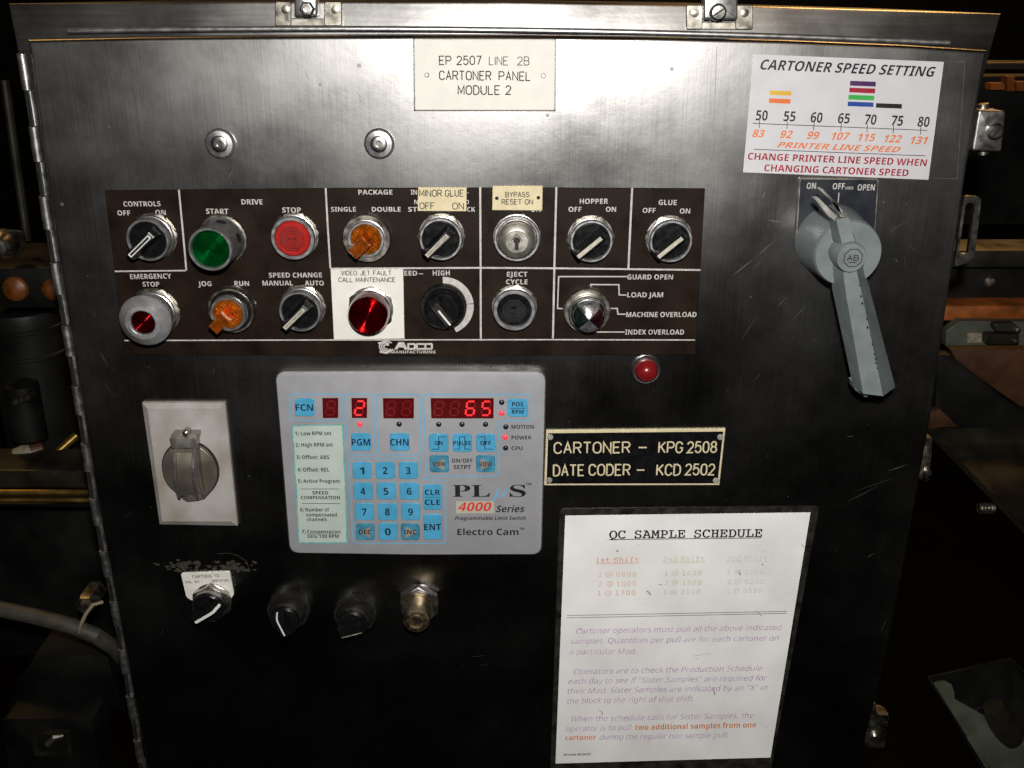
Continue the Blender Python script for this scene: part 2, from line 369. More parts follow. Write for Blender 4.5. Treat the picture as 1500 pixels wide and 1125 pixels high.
# single-stroke engraver's alphabet on a 4 x 6 grid
def el(cx, cy, rx, ry, a0, a1, n=12): return [(cx + rx * math.cos(R(a0 + (a1 - a0) * i / n)), cy + ry * math.sin(R(a0 + (a1 - a0) * i / n))) for i in range(n + 1)]
G = {'A': [[(0, 0), (2, 6), (4, 0)], [(.75, 2.1), (3.25, 2.1)]],
     'B': [[(0, 0), (0, 6), (2.4, 6)] + el(2.4, 4.6, 1.4, 1.4, 90, -90)[1:] + [(0, 3.2)], [(2.4, 3.2)] + el(2.4, 1.6, 1.6, 1.6, 90, -90)[1:] + [(0, 0)]],
     'C': [el(2, 4, 2, 2, 15, 180) + el(2, 2, 2, 2, 180, 345)], 'D': [[(0, 0), (0, 6), (1.6, 6)] + el(1.6, 3.6, 2.4, 2.4, 90, 0) + el(1.6, 2.4, 2.4, 2.4, 0, -90) + [(0, 0)]],
     'E': [[(3.6, 6), (0, 6), (0, 0), (3.6, 0)], [(0, 3.1), (2.9, 3.1)]], 'F': [[(3.6, 6), (0, 6), (0, 0)], [(0, 3.1), (2.8, 3.1)]],
     'G': [el(2, 4, 2, 2, 15, 180) + el(2, 2, 2, 2, 180, 360) + [(4, 2.7), (2.4, 2.7)]], 'I': [[(0, 0), (0, 6)]],
     'J': [[(3.2, 6), (3.2, 1.7)] + el(1.6, 1.6, 1.6, 1.6, 0, -170)], 'K': [[(0, 0), (0, 6)], [(3.8, 6), (0, 2.4)], [(1.2, 3.5), (4, 0)]],
     'L': [[(0, 6), (0, 0), (3.4, 0)]], 'M': [[(0, 0), (0, 6), (2.2, 1.2), (4.4, 6), (4.4, 0)]], 'N': [[(0, 0), (0, 6), (4, 0), (4, 6)]],
     'O': [el(2.1, 4, 2.1, 2, 0, 180) + el(2.1, 2, 2.1, 2, 180, 360) + [(4.2, 4)]], 'P': [[(0, 0), (0, 6), (2.4, 6)] + el(2.4, 4.4, 1.6, 1.6, 90, -90)[1:] + [(0, 2.8)]],
     'R': [[(0, 0), (0, 6), (2.4, 6)] + el(2.4, 4.5, 1.5, 1.5, 90, -90)[1:] + [(0, 3)], [(2, 3), (3.9, 0)]],
     'S': [el(1.9, 4.5, 1.8, 1.5, 20, 250) + [(2.6, 2.9)] + el(1.9, 1.6, 1.9, 1.6, 60, -160)], 'T': [[(0, 6), (4, 6)], [(2, 6), (2, 0)]],
     'U': [[(0, 6), (0, 2)] + el(2, 2, 2, 2, 180, 360) + [(4, 6)]], 'V': [[(0, 6), (2, 0), (4, 6)]], 'Y': [[(0, 6), (2, 3), (4, 6)], [(2, 3), (2, 0)]],
     '0': [el(1.8, 4, 1.8, 2, 0, 180) + el(1.8, 2, 1.8, 2, 180, 360) + [(3.6, 4)]], '2': [el(1.8, 4.3, 1.8, 1.7, 170, -30) + [(0, 0), (3.7, 0)]],
     '5': [[(3.3, 6), (.5, 6), (.2, 3.3)] + el(1.7, 2, 1.9, 2, 120, -160)], '7': [[(0, 6), (3.6, 6), (1.2, 0)]],
     '8': [el(1.8, 4.55, 1.5, 1.45, -90, 270, 20), el(1.8, 1.6, 1.8, 1.6, 90, -270, 20)], '-': [[(0, 2.9), (2.6, 2.9)]],
     '#': [[(1, 0), (1.6, 6)], [(2.4, 0), (3, 6)], [(.2, 2), (3.6, 2)], [(.4, 4), (3.8, 4)]]}
def engrave(mb, s, x0, x1, yb, cap, w=.55, h=0.0, mi=0, fn=None):
    y0, y1 = yb if isinstance(yb, tuple) else (yb, yb); yt = y0 - cap; xt = x0
    if fn: (xt, yt), (x0, y0), (x1, y1) = fn(x0, y0 - cap), fn(x0, y0), fn(x1, y1)
    A = Vector(P(x0, y0, h)); B = Vector(P(x1, y1, h)); ch = P(xt, yt, h)[1] - A.y
    x = 0; st = []
    for c in s:
        if c == ' ': x += 3.2; continue
        gw = max(q[0] for k in G[c] for q in k)
        st += [[(q[0] + x, q[1]) for q in k] for k in G[c]]; x += gw + 1.5
    x -= 1.5; d = B - A; nn = Vector((-d.y, d.x)).normalized()
    for i, k in enumerate(st):
        pts = [tuple(A + d * (q[0] / x) + nn * ch * q[1] / 6) for q in k]
        mb.ribbon(pts, w * ch / 6, h + (i % 3) * 2e-5, mi)

# ------------------------------------------------------------------ floor and wall of the hall
def flat_box(name, lo, hi, m, kind='structure'):
    (x0, y0, z0), (x1, y1, z1) = lo, hi
    me = bpy.data.meshes.new(name)
    me.from_pydata([(x0, y0, z0), (x1, y0, z0), (x1, y1, z0), (x0, y1, z0), (x0, y0, z1), (x1, y0, z1), (x1, y1, z1), (x0, y1, z1)], [],
                   [(3, 2, 1, 0), (4, 5, 6, 7), (0, 1, 5, 4), (1, 2, 6, 5), (2, 3, 7, 6), (3, 0, 4, 7)])
    me.materials.append(M[m]); o = bpy.data.objects.new(name, me); COL.objects.link(o); o['kind'] = kind; return o
flat_box('floor', (-4, -4, -.1), (4, 4, 0), 'floor')
flat_box('wall', (-4, 3.2, 0), (4, 3.3, 4), 'machine')

# ------------------------------------------------------------------ the control cabinet
HB = -0.034                                   # front of the cabinet collar, behind the door
door_px = [(40, 58), (210, 54.5), (400, 52.5), (600, 51.5), (760, 51.7), (950, 54), (1150, 59), (1330, 66.5), (1447, 74),
           (1416, 250), (1396, 390), (1362, 625), (1320, 850), (1289, 1000), (1259, 1125), (1195, 1370),
           (262, 1370), (215, 1125), (145, 750), (85, 380)]
cab = thing('control_cabinet', 'brushed stainless steel control cabinet with a hinged door full of switches', 'control cabinet', (*P(740, 1370), -.2))
body_px = [(12, 5), (380, 3), (740, 3), (1100, 9), (1467, 20), (1450, 80), (1405, 250), (1330, 660), (1165, 1370), (280, 1370), (152, 700), (70, 300)]
mb = MB(); mb.prism(PL(body_px, HB), HB - .30, HB, .0015, 0, 2); body = mb.part('cabinet_body', 'steel2', cab)
# rolled rain rim between collar and door
def bow(y0, ym, y1, x0, x1, n=16):
    out = []
    for i in range(n + 1):
        t = i / n; out.append((x0 + (x1 - x0) * t, y0 + (y1 - y0) * t - 4 * t * (1 - t) * ((y0 + y1) / 2 - ym)))
    return out
mb = MB(); mb.tube([(*P(x, y, -.029), -.029) for x, y in bow(45.5, 44, 63, 100, 1390)], .0021, 12)
mb.part('rain_rim', 'satin', cab)
mb = MB(); mb.prism(PL(door_px), -.024, 0, .0030, 0, 5)
# scratches, dings and dried glue belong to the door sheet itself
def scr(x0, y0, x1, y1, w, mi=1, bend=0):
    w *= .7
    pts = [P(x0 + (x1 - x0) * t + bend * math.sin(math.pi * t), y0 + (y1 - y0) * t, 0) for t in (0, .33, .66, 1)]
    hh = 1e-4 + random.random() * 6e-5
    p = [Vector(q) for q in pts]; d = (p[-1] - p[0]).normalized(); nn = Vector((-d.y, d.x))
    ws = (0.1, 1, .8, .1); k = len(mb.v)
    vs = []
    for q, ww in zip(p, ws): vs += [(q.x + nn.x * w * ww / 2, q.y + nn.y * w * ww / 2, hh), (q.x - nn.x * w * ww / 2, q.y - nn.y * w * ww / 2, hh)]
    mb.add(vs, [[2 * i + 1, 2 * i + 3, 2 * i + 2, 2 * i] for i in range(3)], mi)
for a in ((445, 98, 455, 122, .0006), (412, 68, 420, 108, .0004), (425, 170, 500, 145, .0003), (520, 130, 534, 146, .0004), (938, 145, 962, 100, .0005), (950, 130, 968, 108, .0003),
          (780, 260, 805, 240, .0004), (640, 240, 672, 250, .0005), (1072, 404, 1105, 378, .0007), (1105, 378, 1138, 350, .0005), (1115, 291, 1120, 280, .0007), (1124, 322, 1158, 328, .0009), (1140, 330, 1160, 330, .0006),
          (1085, 500, 1110, 462, .0003), (1160, 470, 1182, 448, .0004), (1300, 340, 1335, 320, .0003), (146, 515, 160, 538, .0006), (152, 560, 174, 586, .0003), (1042, 70, 1034, 75, .0004),
          (1042, 100, 1040, 215, .0005), (1040, 222, 1041, 244, .0009), (1240, 735, 1285, 712, .0006), (1270, 817, 1282, 810, .0007), (1250, 720, 1310, 700, .0004), (1300, 690, 1330, 680, .0007),
          (1240, 640, 1250, 638, .0006), (1290, 925, 1300, 905, .0005), (690, 962, 715, 960, .0004), (700, 975, 716, 973, .0003), (1095, 270, 1112, 255, .0004), (1310, 378, 1314, 385, .0006)):
    scr(*a, bend=random.uniform(-2, 2))
for i in range(190):
    x = random.uniform(100, 1400); y = random.uniform(75, 640) if random.random() < .8 else random.uniform(640, 1100)
    l = random.uniform(2, 26) * random.random(); a = random.gauss(1.35, .5)
    if 40 + (y - 57) * .17 < x - 20 and x + 25 < 1440 - (y - 73) * .19: scr(x, y, x + l * math.cos(a), y - l * math.sin(a) , random.uniform(.00012, .0004))
for i in range(70):
    x = random.uniform(110, 1380); y = random.uniform(90, 900); r = random.uniform(.0002, .0006)
    if 45 + (y - 57) * .17 < x - 20 and x + 25 < 1435 - (y - 73) * .19: mb.poly(circle(P(x, y), r, 7), 8e-5, 1)
for x, y, r in ((526, 96, .0026), (984, 101, .0024), (469, 124, .002), (802, 169, .0022), (91, 299, .0024)):
    mb.poly(circle(P(x, y), r * .6, 9), 9e-5, 1)
for i in range(110):                            # old adhesive above the carton switch
    x = random.gauss(262, 16) if i % 2 else random.gauss(342, 15)
    if i % 7 == 0: x = random.uniform(245, 362)
    y = 829 + random.gauss(0, 4.5); c = P(x, y); r = random.uniform(.0006, .0032)
    mb.poly([(c[0] + r * random.uniform(.5, 1.3) * math.cos(R(k * 45)), c[1] + r * random.uniform(.3, .8) * math.sin(R(k * 45))) for k in range(8)], 9e-5 + i * 6e-7, 2)
pts = PL([(318, 811), (335, 810), (350, 814), (361, 822), (366, 836)]); mb.ribbon(pts, .0005, 2.2e-4, 2)
door = mb.part('door', ['steel', 'scratch', 'residue'], cab)
# piano hinge
hp = [(32, 78), (49, 184), (70, 327), (79, 380), (97, 480), (117, 600), (139, 745), (170, 900), (208, 1125), (250, 1350)]
pin = [(*P(x, y, -.004), -.004) for x, y in hp]
mb = MB(); mb.tube(pin, .0017, 8); hinge = mb.part('hinge', 'dark', cab)
def along(pts, v):
    for a, b in zip(pts, pts[1:]):
        if b[1] <= v <= a[1]:
            t = (a[1] - v) / (a[1] - b[1]); return tuple(a[i] + (b[i] - a[i]) * t for i in range(3))
    return pts[-1]
v = pin[0][1]; k = 0
while v - .026 > pin[-1][1] and k < 29:
    a = along(pin, v - .0003); b = along(pin, v - .0253)
    mb = MB(); dh = 0 if k % 2 == 0 else -.0022; r = .0036 if k % 2 == 0 else .0034
    mb.tube([(a[0], a[1], a[2] + dh), (b[0], b[1], b[2] + dh)], r, 16)
    mb.part('knuckle', 'hinge', hinge); v -= .0257; k += 1
# clamps: two above the door, three at its free side, and a padlock hasp
def screwhead(mb, c, r, h, mi=0, dh=.0025):
    mb.lathe(c, [(r, h), (r, h + dh * .5), (r * .75, h + dh), (0, h + dh * 1.15)], 18, mi)
def top_clamp(x, y, w, hexed):
    h = HB + .0006
    plate = MB(); 
    for x0, x1 in ((x - 48, x - 24), (x + 24, x + 50)):
        plate.prism(rounded(PL([(x0, y - 19), (x1, y - 19), (x1, y + 17), (x0, y + 17)], h), .002), h, h + .003, .0006)
        c = P((x0 + x1) / 2 + 2, y - 7, h + .003); screwhead(plate, c, .0030, h + .003, 0, .0005)
    plate.prism(PL([(x - 26, y + 6), (x + 28, y + 6), (x + 28, y + 17), (x - 26, y + 17)], h), h, h + .002, .0005)
    pl = plate.part('door_clamp', 'nickel', cab)
    m = MB(); hh = h + .012
    m.prism(rounded(PL([(x - 21, y - 34), (x + w, y - 34), (x + w, y + 3), (x - 21, y + 3)], hh), .002), h + .002, hh, .0018, 0, 3)
    m.part('clamp_block', 'satin', pl)
    m = MB(); c = P(x - 1, y - 8, hh)
    if hexed:
        m.lathe(c, [(.0055, hh), (.0055, hh + .003), (.0042, hh + .0045), (.0026, hh + .0046), (.0024, hh + .001), (0, hh + .001)], 6)
    else:
        m.lathe(c, [(.0062, hh), (.006, hh + .003), (.0045, hh + .0042), (0, hh + .0045)], 20)
        m.ribbon([(c[0] - .0045, c[1] - .003), (c[0] + .0045, c[1] + .003)], .0011, hh + .0047, 1)
    m.part('screw', ['chrome', 'dark'], pl)
top_clamp(452, 21, 12, True)
top_clamp(1052, 26, 29, False)
def side_clamp(pts, sx, sy, sr, h=-.006, m='chrome'):
    b = MB(); b.prism(rounded(PL(pts, h), .0022), h - .018, h, .0016, 0, 3); o = b.part('door_clamp', m, cab)
    b = MB(); c = P(sx, sy, h); b.lathe(c, [(sr, h), (sr, h + .0025), (sr * .7, h + .0042), (0, h + .0046)], 20)
    b.ribbon([(c[0] - sr * .5, c[1] - sr * .8), (c[0] + sr * .5, c[1] + sr * .8)], .0011, h + .0048, 1); b.part('screw', ['chrome', 'dark'], o); return o
side_clamp([(1434, 161), (1474, 163), (1467, 222), (1424, 221)], 1456, 192, .0062, -.006, 'hinge')
b = MB(); b.tube([(*P(1440, 152, -.02), -.02), (*P(1440, 226, -.02), -.02)], .004, 14); b.part('clamp_pin', 'nickel', cab)
side_clamp([(1352, 650), (1367, 652), (1362, 706), (1345, 703)], 1357, 692, .0035, -.008, 'nickel')
b = MB(); b.prism(rounded(PL([(1350, 640), (1366, 642), (1366, 653), (1350, 653)], -.006), .001), -.02, -.005, .001); b.part('clamp_tab', 'nickel', cab)
side_clamp([(1271, 1050), (1302, 1052), (1296, 1097), (1262, 1095)], 1281, 1078, .0045, -.012, 'nickel')
b = MB(); b.prism(rounded(PL([(1275, 1028), (1283, 1029), (1284, 1044), (1302, 1046), (1302, 1056), (1271, 1054)], -.01), .001), -.02, -.009, .001); b.part('clamp_tab', 'nickel', cab)
hs = -.004; outer = rounded(PL([(1412, 287), (1438, 288), (1427, 382), (1398, 391)], hs), .004); inner = rounded(PL([(1415, 297), (1428, 297), (1418, 372), (1404, 372)], hs), .004)
def frame(mb, o, i, h0, h1, mi=0):
    n = len(o); vs = [(x, y, h1) for x, y in o] + [(x, y, h1) for x, y in i] + [(x, y, h0) for x, y in o] + [(x, y, h0) for x, y in i]; fs = []
    for k in range(n):
        j = (k + 1) % n
        fs += [[k, j, n + j, n + k], [2 * n + j, 2 * n + k, 3 * n + k, 3 * n + j], [k, 2 * n + k, 2 * n + j, j], [n + k, n + j, 3 * n + j, 3 * n + k]]
    mb.add(vs, fs, mi)
b = MB(); frame(b, outer, inner, hs - .004, hs); hasp = b.part('hasp', 'chrome', cab)
# ------------------------------------------------------------------ hole plugs
for i, (x, y) in enumerate(((321.5, 211), (555, 211))):
    c = P(x, y, .004); t = thing('hole_plug', ('round steel hole plug above the green start button' if i == 0 else 'round steel hole plug with pale centre, left below the white nameplate'), 'hole plug', c, 'steel hole plugs on the door')
    mb = MB(); mb.lathe(c, [(.0112, 0), (.0112, .002), (.0095, .0042), (.0062, .0048), (.0060, .0040)], 36); mb.part('washer', 'satin', t)
    mb = MB(); mb.lathe(c, [(.0060, .003), (.0058, .0056), (.0045, .0062), (.002, .0060), (.0018, .0045), (0, .0045)], 30); mb.part('screw', 'chrome', t)

# ------------------------------------------------------------------ engraved nameplate, speed chart
A = crop(500, 0, 3.0)
c0 = P(709, 110); H = .0022
t = thing('nameplate', 'white engraved nameplate reading EP 2507 at the top of the door', 'nameplate', c0)
mb = MB(); mb.prism(rounded(PL([A(318, 171), A(942, 173), A(938, 486), A(322, 485)], H), .0012, 3), .0004, H, .0006); mb.prism(PL([A(315, 168), A(945, 170), A(941, 489), A(319, 488)], .0003), 0, .0004, 0, 1)
pl = mb.part('plate', ['wplate', 'dark'], t)
mb = MB()
for s, x0, x1, yb, cp in (('EP 2507', 432, 614, 284, 37), ('LINE', 650, 732, (285, 286), 36), ('2B', 775, 825, (286, 286), 36), ('CARTONER', 432, 657, (350, 352), 38), ('PANEL', 693, 830, (352, 354), 37), ('MODULE 2', 514, 745, 415, 38)):
    engrave(mb, s, x0, x1, yb, cp, .78 if s not in ('LINE', '2B') else .6, H + .0001, 0, A)
mb.part('lettering', 'inkgrey', t)
for x, y in ((376, 330), (888, 333)):
    m = MB(); c = P(*A(x, y), H); m.poly(circle(c, .0017, 16), H + .0001, 0); m.poly(circle(c, .0012, 16), H + .0002, 1); m.part('rivet_hole', ['inkgrey', 'nickel'], t)

A = crop(1000, 0, 3.0); H = .0004
t = thing('speed_chart', 'white sticker with coloured bars and CARTONER SPEED SETTING in italics, upper right corner', 'sticker', P(1236, 172))
mb = MB(); mb.prism(PL([A(312, 238), A(1148, 272), A(1080, 790), A(265, 757)], H), 0.0001, H); mb.part('sheet', 'sticker', t)
mb = MB(); T = H + .0001
def q(mb, pts, mi=0, h=T): mb.poly([P(*A(x, y), h) for x, y in pts][::-1], h, mi)
cols = ['yel', 'oran', 'purp', 'crim', 'grn', 'blu', 'inkblk']
for k, (x, y, w, hh) in enumerate(((384, 397, 94, 20), (380, 432, 94, 20), (736, 355, 113, 21), (733, 385, 113, 21), (729, 416, 113, 21), (726, 446, 113, 20), (850, 453, 114, 20))):
    mm = MB(); q(mm, [(x, y), (x + w, y + w * .04), (x + w - 1, y + hh + w * .04), (x - 1, y + hh)]); mm.part('colour_bar', cols[k], t)
m1 = MB(); text(m1, 'CARTONER SPEED SETTING', 340, 1107, (305, 338), 44, 'bold', T, 0, .22, A)
for s, x0, yb in (('50', 320, 528), ('55', 442, 532), ('60', 560, 537), ('65', 680, 541), ('70', 797, 546), ('75', 914, 551), ('80', 1030, 556)):
    text(m1, s, x0, x0 + 51, (yb, yb + 2), 44, 'bold', T, 0, 0, A)
    xm = {'50': 337, '55': 459, '60': 577, '65': 696, '70': 811, '75': 926, '80': 1046}[s]; ym = 543 + (xm - 308) * .04
    m1.ribbon([P(*A(xm + 1, ym - 16), T), P(*A(xm - 1, ym + 18), T)], .0005, T + 3e-5, 0)
m1.ribbon([P(*A(308, 542), T), P(*A(1075, 573), T)], .0005, T)
m1.ribbon([P(*A(313, 656), T), P(*A(1068, 685), T)], .0005, T)
m1.part('lettering', 'inkblk', t)
m1 = MB()
for s, x0, x1, yb in (('83', 305, 358, 602), ('92', 427, 481, 606), ('99', 545, 598, 610), ('107', 654, 732, 614), ('115', 770, 845, 619), ('122', 885, 960, 625), ('131', 1000, 1075, 632)):
    text(m1, s, x0, x1, (yb, yb + 2), 33, 'bold', T, 0, .25, A)
text(m1, 'PRINTER LINE SPEED', 414, 955, (648, 670), 25, 'bold', T, 0, .35, A); m1.part('lettering', 'oran', t, 'orange italic numbers and PRINTER LINE SPEED')
m1 = MB(); text(m1, 'CHANGE PRINTER LINE SPEED WHEN', 285, 1070, (701, 730), 30, 'bold', T, 0, 0, A); text(m1, 'CHANGING CARTONER SPEED', 357, 990, (752, 775), 30, 'bold', T, 0, 0, A)
m1.part('lettering', 'crim', t, 'crimson warning line in capitals')
m1 = MB(); m1.ribbon([P(*A(1148, 268)), P(*A(1240, 272)), P(*A(1228, 440)), P(*A(1206, 785)), P(*A(1085, 783))], .0003, .0002); m1.ribbon([P(*A(150, 205)), P(*A(140, 480)), P(*A(122, 720))], .0005, .0002)
m1.part('tape_edge', 'scratch', t)

# ------------------------------------------------------------------ brown legend panel with its printing
HL = .0012
lp = thing('legend_panel', 'long dark brown legend panel with white printing behind two rows of switches', 'legend panel', P(590, 400))
mb = MB(); mb.prism(rounded(PL([(153, 279), (480, 275.5), (800, 274.5), (1033, 276), (1019, 519), (600, 522.5), (183, 519)], HL), .0008, 2), 0, HL, .0004); mb.part('panel', 'brown', lp)
T = HL + .00012; mb = MB()
def ln(pts, w=2.6, dh=0): mb.ribbon([P(x, y, T) for x, y in pts], w * SC(600, 400), T + dh)
ln([(262, 278), (267.5, 335), (273, 396)], 2.6); ln([(168, 397.5), (272, 396.3)], 2.2, 3e-5)
ln([(477, 275.5), (480, 330), (484, 393)]); ln([(484, 393.5), (703, 392.3), (820, 393), (1026, 395.5)], 2.6, 3e-5)
ln([(703.4, 274), (704, 390), (704.3, 496)], 2.8); ln([(815, 274), (812, 394), (810, 496)], 2.8, 6e-5); ln([(926, 275), (920.5, 393)], 2.8)
ln([(182, 498.8), (475, 498), (800, 497.5), (1018, 498)], 2.0, 3e-5)
A1 = crop(130, 260, 4.286); B1 = crop(470, 260, 5.0); C1 = crop(690, 260, 4.286)
for fn, L in ((A1, (('CONTROLS', 220, 452, (182, 180), 31), ('OFF', 182, 262, 238, 31), ('ON', 420, 485, 235, 31), ('DRIVE', 960, 1092, 169, 32), ('START', 738, 878, 228, 32), ('STOP', 1216, 1333, 220, 32),
                    ('EMERGENCY', 262, 520, (638, 634), 31), ('STOP', 340, 445, 685, 30), ('JOG', 688, 772, 682, 30), ('RUN', 916, 1008, 680, 30), ('SPEED CHANGE', 1132, 1465, (628, 627), 30), ('MANUAL', 1092, 1283, 678, 30), ('AUTO', 1357, 1477, 678, 30))),
              (B1, (('PACKAGE', 275, 525, 125, 35), ('SINGLE', 75, 257, 250, 34), ('DOUBLE', 375, 585, 250, 34), ('IN', 660, 705, 125, 35), ('N', 685, 712, 195, 32), ('ST', 640, 705, 250, 34), ('CK', 1072, 1130, 250, 34), ('-', 1070, 1083, 125, 34), ('D', 1062, 1085, 195, 32),
                    ('EED', 612, 706, 718, 35), ('-', 718, 750, 722, 44), ('HIGH', 820, 945, 717, 36))),
              (C1, (('HOPPER', 682, 860, 165, 32), ('OFF', 612, 693, 215, 31), ('ON', 846, 910, 215, 31), ('GLUE', 1177, 1290, (172, 173), 32), ('OFF', 1077, 1158, 222, 31), ('ON', 1310, 1375, 226, 31), ('EJECT', 225, 355, 622, 30), ('CYCLE', 220, 355, 670, 30), ('ON', 375, 438, 215, 31),
                    ('GUARD OPEN', 980, 1267, 640, 31), ('LOAD JAM', 980, 1205, 752, 31), ('MACHINE OVERLOAD', 973, 1415, 876, 31), ('INDEX OVERLOAD', 967, 1337, 986, 31)))):
    for s, x0, x1, yb, cp in L: text(mb, s, x0, x1, yb, cp, 'bold', T, 0, 0, fn)
for pts in ([(978, 622), (550, 622), (543, 822), (575, 823)], [(975, 738), (930, 737), (928, 673), (752, 672), (750, 700)], [(968, 858), (922, 858), (918, 822), (860, 822)], [(964, 970), (770, 970)]):
    ln([C1(*p) for p in pts], 1.9, 5e-5)
mb.part('lettering', 'legend', lp)
# maker's mark under the bottom rule
mb = MB()
for xs, adv in (([(577, 512), (584, 501), (592, 501), (597, 512), (592.5, 512), (591, 509), (584.5, 509), (582, 512)], 0),): mb.poly(PL(xs, T)[::-1], T)
def blockO(x, gap=False):
    o = [(x, 502.5), (x + 11, 502.5), (x + 12.5, 504), (x + 12.5, 511), (x + 11, 512.3), (x, 512.3)]
    if gap: mb.ribbon(PL([(x + 12, 505), (x + 11, 503.9), (x + 2.2, 503.9), (x + 1.6, 505), (x + 1.6, 510), (x + 2.2, 511), (x + 11, 511), (x + 12, 510)], T), 2.8 * SC(600, 500), T)
    else: mb.ribbon(PL([(x + 1.5, 503.9), (x + 10.5, 503.9), (x + 11.2, 505), (x + 11.2, 510), (x + 10.5, 511), (x + 1.5, 511)], T), 2.8 * SC(600, 500), T, 0, True)
blockO(596.5); blockO(609, True); blockO(621.5)
text(mb, 'MANUFACTURING', 572, 638.5, 517.6, 4.2, 'bold', T, 0, .15)
c = P(566, 508, T)
for k, (r0, a0, a1) in enumerate(((.0052, 40, 290), (.0036, 60, 330), (.0019, 30, 300))): mb.ribbon([(c[0] + r0 * math.cos(R(a0 + (a1 - a0) * i / 16)) * 1.05, c[1] + r0 * .95 * math.sin(R(a0 + (a1 - a0) * i / 16))) for i in range(17)], .0011, T + k * 2e-5)
mb.ribbon(PL([(554, 503), (562, 501), (570, 504)], T), .0015, T + 8e-5); mb.ribbon(PL([(556, 515), (566, 517), (576, 512)], T), .0015, T + 8e-5)
mb.part('emblem', 'legend', lp)

# small plates stuck over it
def plate(name, label, pts, h0, h1, m, txts, fn, w=.55, holes=(), ink='inkblk'):
    t = thing(name, label, 'sign', P(*[sum(fn(*p)[i] for p in pts) / len(pts) for i in (0, 1)]))
    mb = MB(); mb.prism(PL([fn(*p) for p in pts], h1), h0, h1, .0003); mb.part('plate', m, t)
    mb = MB()
    for s, x0, x1, yb, cp in txts: engrave(mb, s, x0, x1, yb, cp, w, h1 + .0001, 0, fn)
    mb.part('lettering', ink, t)
    for x, y, r in holes:
        m_ = MB(); m_.poly(circle(P(*fn(x, y), h1), r, 16), h1 + .0001); m_.part('rivet_hole', 'inkgrey', t)
    return t
plate('label_plate', 'cream plate reading MINOR GLUE OFF ON stuck above a switch', [(712, 72), (1068, 72), (1066, 248), (708, 246)], HL + .0003, .0032, 'cream', (('MINOR', 724, 885, 138, 46), ('GLUE', 912, 1045, 138, 46), ('OFF', 726, 832, 231, 45), ('ON', 966, 1045, 232, 45)), B1, .85)
plate('label_plate', 'cream plate reading BYPASS RESET ON above the key switch', [(135, 52), (450, 52), (447, 208), (133, 205)], HL + .0003, .0032, 'cream', (('BYPASS', 217, 365, 122, 30), ('RESET ON', 194, 387, 168, 30)), C1, .95, ((162, 130, .0014), (423, 127, .0014)))
plate('label_plate', 'square white fault plate reading CALL MAINTENANCE around the dark red pilot light', [(70, 673), (603, 673), (612, 1181), (95, 1190)], HL + .0003, .0028, 'wplate', (('VIDEO JET FAULT', 150, 517, 715, 31), ('CALL MAINTENANCE', 132, 545, 765, 31)), B1, .95)

# ------------------------------------------------------------------ switch builders
def nutpart(t, c, Rn, h0, h1, m='nickel', rot=0, n=6):
    mb = MB(); pts = [(c[0] + Rn * math.cos(R(rot + 360 / n * i)), c[1] + Rn * math.sin(R(rot + 360 / n * i))) for i in range(n)]
    # chamfered hexagon: clipped by a cone at its front
    ring = []; m_ = 48
    for i in range(m_):
        a = 360 * i / m_; loc = ((a - rot) % (360 / n)) - 180 / n; rr = Rn * math.cos(R(180 / n)) / math.cos(R(loc)); ring.append((a, rr))
    Rin = Rn * math.cos(R(180 / n)) * 1.0
    vs = []; fs = []
    for a, rr in ring: vs.append((c[0] + rr * math.cos(R(a)), c[1] + rr * math.sin(R(a)), h0))
    for a, rr in ring: vs.append((c[0] + rr * math.cos(R(a)), c[1] + rr * math.sin(R(a)), h1 - (rr - Rin) * .55 - .0003))
    for a, rr in ring: vs.append((c[0] + Rin * .97 * math.cos(R(a)), c[1] + Rin * .97 * math.sin(R(a)), h1))
    for a, rr in ring: vs.append((c[0] + Rin * .6 * math.cos(R(a)), c[1] + Rin * .6 * math.sin(R(a)), h1))
    for k in range(3):
        for i in range(m_): j = (i + 1) % m_; fs.append([k * m_ + i, k * m_ + j, (k + 1) * m_ + j, (k + 1) * m_ + i])
    mb.add(vs, fs)
    # washer under it
    mb.lathe(c, [(Rn * .92, h0 - .0012), (Rn * .92, h0 + .0002), (Rn * .8, h0 + .0003)], 48)
    return mb.part('mounting_nut', m, t)
def knurl(t, c, Rk, h0, h1, m='satin', nt=60, name='knurled_ring', rin=.7):
    mb = MB(); vs = []; fs = []; N = nt * 2
    for k, (h, s) in enumerate(((h0, 1), (h1 - .0012, 1), (h1, .95), (h1, rin))):
        for i in range(N):
            rr = Rk * s * (1 if (i % 2 == 0 or k > 1) else .965); a = 2 * math.pi * i / N; vs.append((c[0] + rr * math.cos(a), c[1] + rr * math.sin(a), h))
    for k in range(3):
        for i in range(N): j = (i + 1) % N; fs.append([k * N + i, k * N + j, (k + 1) * N + j, (k + 1) * N + i])
    mb.add(vs, fs); return mb.part(name, m, t)
def bezel(t, c, Ro, Ri, h0, h1, m='satin', name='bezel_ring'):
    mb = MB(); mb.lathe(c, [(Ro * 1.02, h0), (Ro * 1.02, h0 + (h1 - h0) * .3), (Ro * .97, h0 + (h1 - h0) * .34), (Ro * .97, h1 - .0035), (Ro, h1 - .003), (Ro, h1 - .0008), (Ro - .0006, h1), (Ri + .0006, h1), (Ri, h1 - .0008), (Ri, h1 - .004)], 56)
    return mb.part(name, m, t)
